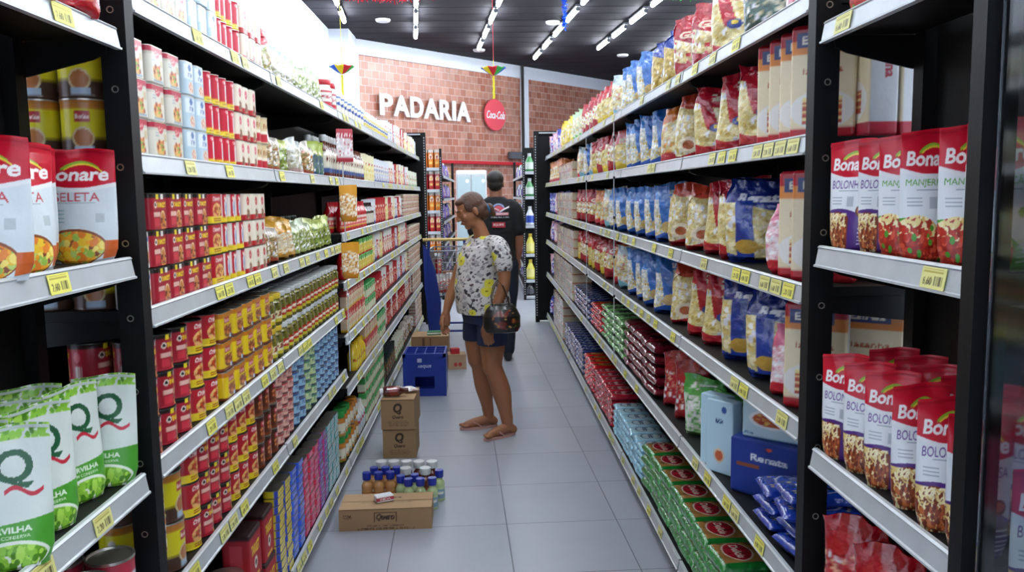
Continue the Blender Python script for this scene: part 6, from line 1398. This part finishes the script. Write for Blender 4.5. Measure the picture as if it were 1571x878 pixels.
rows = [(loc_((-.015, 5.26, .795)), .182, .168), (loc_((-.022, 5.26, .88)), .180, .172), (wai, .172, .170), (wai+Vector((-.002, 0, .08)), .168, .158), (che, .178, .146), (che+Vector((.006, 0, .08)), .182, .108), (nk+Vector((0, 0, -.045)), .145, .082), (nk+Vector((0.004, 0, .004)), .085, .064)]
sl = [([loc_(p) for p in ((.035, 5.16, 1.245), (.078, 5.095, 1.232), (.100, 5.058, 1.18), (.112, 5.042, 1.11))], [.054, .060, .060, .056]), ([loc_(p) for p in ((-.04, 5.36, 1.245), (-.066, 5.41, 1.232), (-.105, 5.425, 1.18), (-.147, 5.43, 1.11))], [.054, .058, .058, .054])]
def sliced(me, planes):
    import bmesh
    bm = bmesh.new(); bm.from_mesh(me)
    for co, no in planes: bmesh.ops.bisect_plane(bm, geom=bm.verts[:]+bm.edges[:]+bm.faces[:], plane_co=co, plane_no=no, clear_outer=True)
    bm.to_mesh(me); bm.free(); return me
bl = blob_with_torso('blouse', sl, [], .0048, 'cloth', rows, 0.004, blouse_color, 5)
# folds
n = len(bl.vertices); co = np.zeros(n*3); bl.vertices.foreach_get('co', co); co = co.reshape(-1, 3)
f_ = .004*wob(co[:, 0]*1.5, co[:, 1]*1.5, co[:, 2]*.5, 28, 12); ctr = np.array([wai.x, wai.y]); dv = co[:, :2]-ctr; dv /= np.linalg.norm(dv, axis=1)[:, None]+1e-6
co[:, :2] += dv*f_[:, None]; bl.vertices.foreach_set('co', co.ravel()); bl.update()
ob('blouse', sliced(bl, [(nk+Vector((-.03, -.01, .006)), Vector((-.38, -.15, 1)))]), parent=wm)
# shorts
rows = [(loc_((-.008, 5.262, .735)), .165, .140), (loc_((-.01, 5.262, .80)), .172, .150), (loc_((-.01, 5.262, .86)), .160, .145)]
lg = [([loc_(p) for p in ((-.055, 5.34, .76), (-.062, 5.348, .68), (-.066, 5.352, .612))], [.098, .097, .095]), ([loc_(p) for p in ((.035, 5.18, .76), (.036, 5.168, .68), (.034, 5.16, .598))], [.102, .100, .098])]
def denim_c(co): n = wob(co[:, 0], co[:, 1], co[:, 2], 22, 8)[:, None]; return np.clip(lin('#1c2a4c')*(1+.35*n), 0, 1)
sh_ = blob_with_torso('shorts', lg, [], .0055, 'denim', rows, 0, denim_c, 4)
ob('shorts', sliced(sh_, [(loc_((0, 5.26, .603)), Vector((0, 0, -1)))]), parent=wm)
# sandals
for (ax, ay, dx, dy) in ((.003, 5.375, -.155, -.045), (.124, 5.165, -.125, -.085)):
    dv = Vector((dx, dy, 0)).normalized(); sv = Vector((-dv.y, dv.x, 0)); L = Vector((dx, dy, 0)).length
    out = []
    for t in np.arange(28)/28*2*PI:
        u = math.cos(t); v = math.sin(t); lenp = (-.060+(L+.040+.060)*(u+1)/2); wd_ = .040*(1-.18*(1-u)/2)*(1-abs(u)**6*.35)
        out.append(Vector((ax, ay, 0))+dv*lenp+sv*v*wd_)
    P = np.array([[tuple(loc_((p.x, p.y, z))) for p in out] for z in (.0, .004, .014, .016)]); m = MB(); m.grid(P, None, True); m.add(P[0], [tuple(range(27, -1, -1))]); m.add(P[-1], [tuple(range(28))])
    so = ob('flip_flop', m.mesh('flip_flop', 'sandal'), parent=wm)
    c = Vector((ax, ay, 0))+dv*(L*.98)
    for s in (-1, 1):
        pts = [c+Vector((0, 0, .016)), c-dv*.02+sv*s*.012+Vector((0, 0, .050)), c-dv*.06+sv*s*.033+Vector((0, 0, .045)), c-dv*.10+sv*s*.036+Vector((0, 0, .014))]
        ob('strap', MB().tube([loc_(p) for p in pts], [.004, .006, .006, .005], 6).mesh('strap', 'sandal'), parent=so)
# handbag hanging from her forearm: a thing of its own
hbag = ob('handbag', None, loc=(.092, 4.952, .712), rz=.12, label='black handbag with red and gold print hanging from the woman\'s forearm', cat='handbag')
def bagc(co):
    C = np.tile(lin('#17120f'), (len(co), 1)); w = wob(co[:, 0], co[:, 1]*.3, co[:, 2], 90, 3); w2 = wob(co[:, 0], co[:, 1]*.3, co[:, 2], 130, 6)
    fr = co[:, 1] < -.02
    m = fr & (((co[:, 0]-.02)/.085)**2+((co[:, 2]-.085)/.06)**2 < 1)
    C[m & (w > .05)] = lin('#64160f'); C[m & (w2 > .38)] = lin('#8c5220'); C[m & (w < -.5)] = lin('#a8844c')
    return C
K = [(0, .088, .035), (.03, .100, .048), (.2, .115, .058), (.6, .115, .055), (.85, .095, .038), (.97, .075, .022), (1, .068, .014)]
m = package(K, Art(8, 8, '#17120f'), 110, 80, mode='wrap', h=.17); V = np.concatenate(m.V); m.C = [bagc(V)]; m.V = [V]
ob('bag_body', m.mesh('bag_body', 'black_leather'), parent=hbag)
ob('zip', MB().tube([(-.07, 0, .172), (0, 0, .176), (.07, 0, .172)], .004, 6).mesh('zip', 'dark_tin_metal'), parent=hbag)
for s in (-1, 1):
    ob('strap', MB().tube([(-.055, s*.012, .165), (-.062, s*.022, .22), (-.045, s*.030, .285), (-.02, s*.025, .318), (.01, s*.03, .29), (.035, s*.022, .22), (.05, s*.012, .165)], [(.010, .003)]*7, 8, c='#15100e').mesh('strap', 'black_leather'), parent=hbag)
# ---- the man behind, seen from the back
MO = Vector((.105, 7.62, 0)); mn = ob('man', None, loc=MO, label='man in black printed t-shirt seen from behind, past the woman', cat='person')
mh = Vector((0, 0, 1.655)); MM = frame((.12, 1, .02), (0, 0, 1))
tubes = [([Vector((0, -.01, 1.42)), Vector((0, .0, 1.52)), Vector((0, .01, 1.6))], [.07, .06, .06])]
for s in (-1, 1):
    tubes.append(([Vector((s*.095, 0, .92)), Vector((s*.10, .0, .70)), Vector((s*.09, -.0, .50)), Vector((s*.09, -.02, .3)), Vector((s*.085, 0, .09))], [.10, .085, .065, .06, .042]))
    tubes.append(([Vector((s*.09, -.05, .04)), Vector((s*.09, .05, .045)), Vector((s*.10, .16, .032))], [.036, .036, .028]))
tubes.append(([Vector((.170, 0, 1.41)), Vector((.198, .0, 1.26)), Vector((.210, .01, 1.14)), Vector((.203, .03, 1.03)), Vector((.195, .05, .94))], [.060, .052, .043, .040, .028]))
tubes.append(([Vector((-.170, 0, 1.41)), Vector((-.198, .0, 1.26)), Vector((-.212, .02, 1.12)), Vector((-.20, .14, 1.06)), Vector((-.16, .24, 1.06))], [.060, .052, .043, .036, .028]))
for t_ in hand_tubes((.195, .05, .94), (-.05, .15, -1), (-1, 0, 0), (0, 1, 0), curl=.3, L=.18): tubes.append(t_)
for t_ in hand_tubes((-.16, .24, 1.06), (.2, 1, -.05), (1, -.2, 0), (0, 0, 1), curl=.5, L=.18): tubes.append(t_)
fd0, ld0 = fdir, ldir; fdir = Vector((0, 1, 0)); ldir = Vector((-1, 0, 0))
mrows = [(Vector((0, 0, .86)), .15, .11), (Vector((0, 0, .95)), .165, .12), (Vector((0, 0, 1.08)), .16, .115), (Vector((0, 0, 1.25)), .165, .12), (Vector((0, 0, 1.42)), .17, .10), (Vector((0, 0, 1.49)), .11, .075)]
def skin2(co): return np.tile(lin('#95624a'), (len(co), 1))
ob('body', blob_with_torso('body', tubes, head_parts(mh, MM, 0, 0, 0, scale=1.02), .006, 'skin', mrows, -.01, skin2, 4), parent=mn)
add_kids_face(mn, mh, MM, 1.02)
hb = [(mh+MM @ Vector(p), r, MM) for p, r in (((0, -.025, .040), (.081, .088, .078)), ((0, -.04, -.01), (.072, .066, .065)), ((0, .04, .085), (.052, .042, .026)))]
def hair2(co): n = wob(co[:, 0], co[:, 1], co[:, 2], 120, 7)[:, None]; return np.clip(lin('#17120f')*(1+.4*n), 0, 1)
ob('hair', blob_mesh('hair', [], hb, .006, 'hair', hair2, 3), parent=mn)
srows = [(Vector((0, 0, .84)), .175, .13), (Vector((0, 0, .95)), .182, .135), (Vector((0, 0, 1.08)), .168, .132), (Vector((0, 0, 1.25)), .178, .135), (Vector((0, 0, 1.42)), .180, .112), (Vector((0, 0, 1.50)), .115, .082), (Vector((0, 0, 1.53)), .075, .07)]
ssl = [([Vector((s*.13, 0, 1.445)), Vector((s*.178, 0, 1.395)), Vector((s*.205, 0, 1.22))], [.066, .070, .066]) for s in (-1, 1)]
def blackc(co): return np.tile(lin('#0e1014'), (len(co), 1))
ob('t_shirt', blob_with_torso('t_shirt', ssl, [], .006, 'cloth', srows, .004, blackc, 4), parent=mn)
trs = [([Vector((s*.093, 0, .90)), Vector((s*.10, 0, .70)), Vector((s*.092, 0, .50)), Vector((s*.09, -.01, .3)), Vector((s*.086, 0, .10))], [.112, .10, .085, .078, .07]) for s in (-1, 1)]
def dk(co): return np.tile(lin('#1a2030'), (len(co), 1))
ob('trousers', blob_with_torso('trousers', trs, [], .008, 'denim', [(Vector((0, 0, .84)), .168, .125), (Vector((0, 0, .90)), .17, .125), (Vector((0, 0, .96)), .165, .12)], 0, dk, 4), parent=mn)
mat('shoe', '#202227', rough=.6)
for s in (-1, 1):
    m = MB(); m.tube([Vector((s*.088, -.085, .045)), Vector((s*.09, 0, .052)), Vector((s*.095, .1, .045)), Vector((s*.10, .20, .035))], [.036, .043, .043, .028], 16); ob('shoe', m.mesh('shoe', 'shoe'), parent=mn)
# prints on the back of the shirt, curved with it
def back_print(nm, w, h, z, x, art, y=-.142):
    m = MB(); uu, vv = np.meshgrid(np.linspace(0, 1, 60), np.linspace(0, 1, 50)); XX = x+(uu-.5)*w; ZZ = z+(vv-.5)*h
    zz = np.interp(ZZ, [r[0].z for r in srows], [r[2] for r in srows])+.010; ww = np.interp(ZZ, [r[0].z for r in srows], [r[1] for r in srows])+.010
    YY = -zz*np.sqrt(np.clip(1-(XX/ww)**2, 0.05, 1))-.004
    m.grid(np.stack([XX, YY, ZZ], -1), art.sample(uu, vv)); return ob(nm, m.mesh(nm, 'cloth'), parent=mn)
a = Art(160, 130, '#0e1014'); a.ell(.42, .68, .30, .28, '#8c9cc8').ell(.42, .66, .22, .2, '#0e1014').ell(.42, .66, .2, .17, '#c8505c')
a.put((abs(a.Y-(.50+.55*np.abs(a.X-.5))) < .05) & (a.X > .22) & (a.X < .96), '#e4e0e4'); a.put((abs(a.Y-(.48+.8*np.abs(a.X-.42))) < .03) & (a.X > .25) & (a.X < .7), '#d83848')
a.rect(.15, .24, .92, .42, '#c87884').text('SUPERMERCADO', .535, .33, .1, '#f0e0e4', w=.7, bold=.03); a.text('O SEU DIA A DIA', .5, .12, .07, '#c8ccd4', w=.9)
back_print('back_emblem', .185, .15, 1.40, .035, a)
a = Art(80, 40, '#a02838'); a.text('EQUIPE', .5, .5, .5, '#e8c8cc', w=.8, bold=.03)
back_print('red_patch', .12, .05, 1.275, .02, a)
fdir, ldir = fd0, ld0
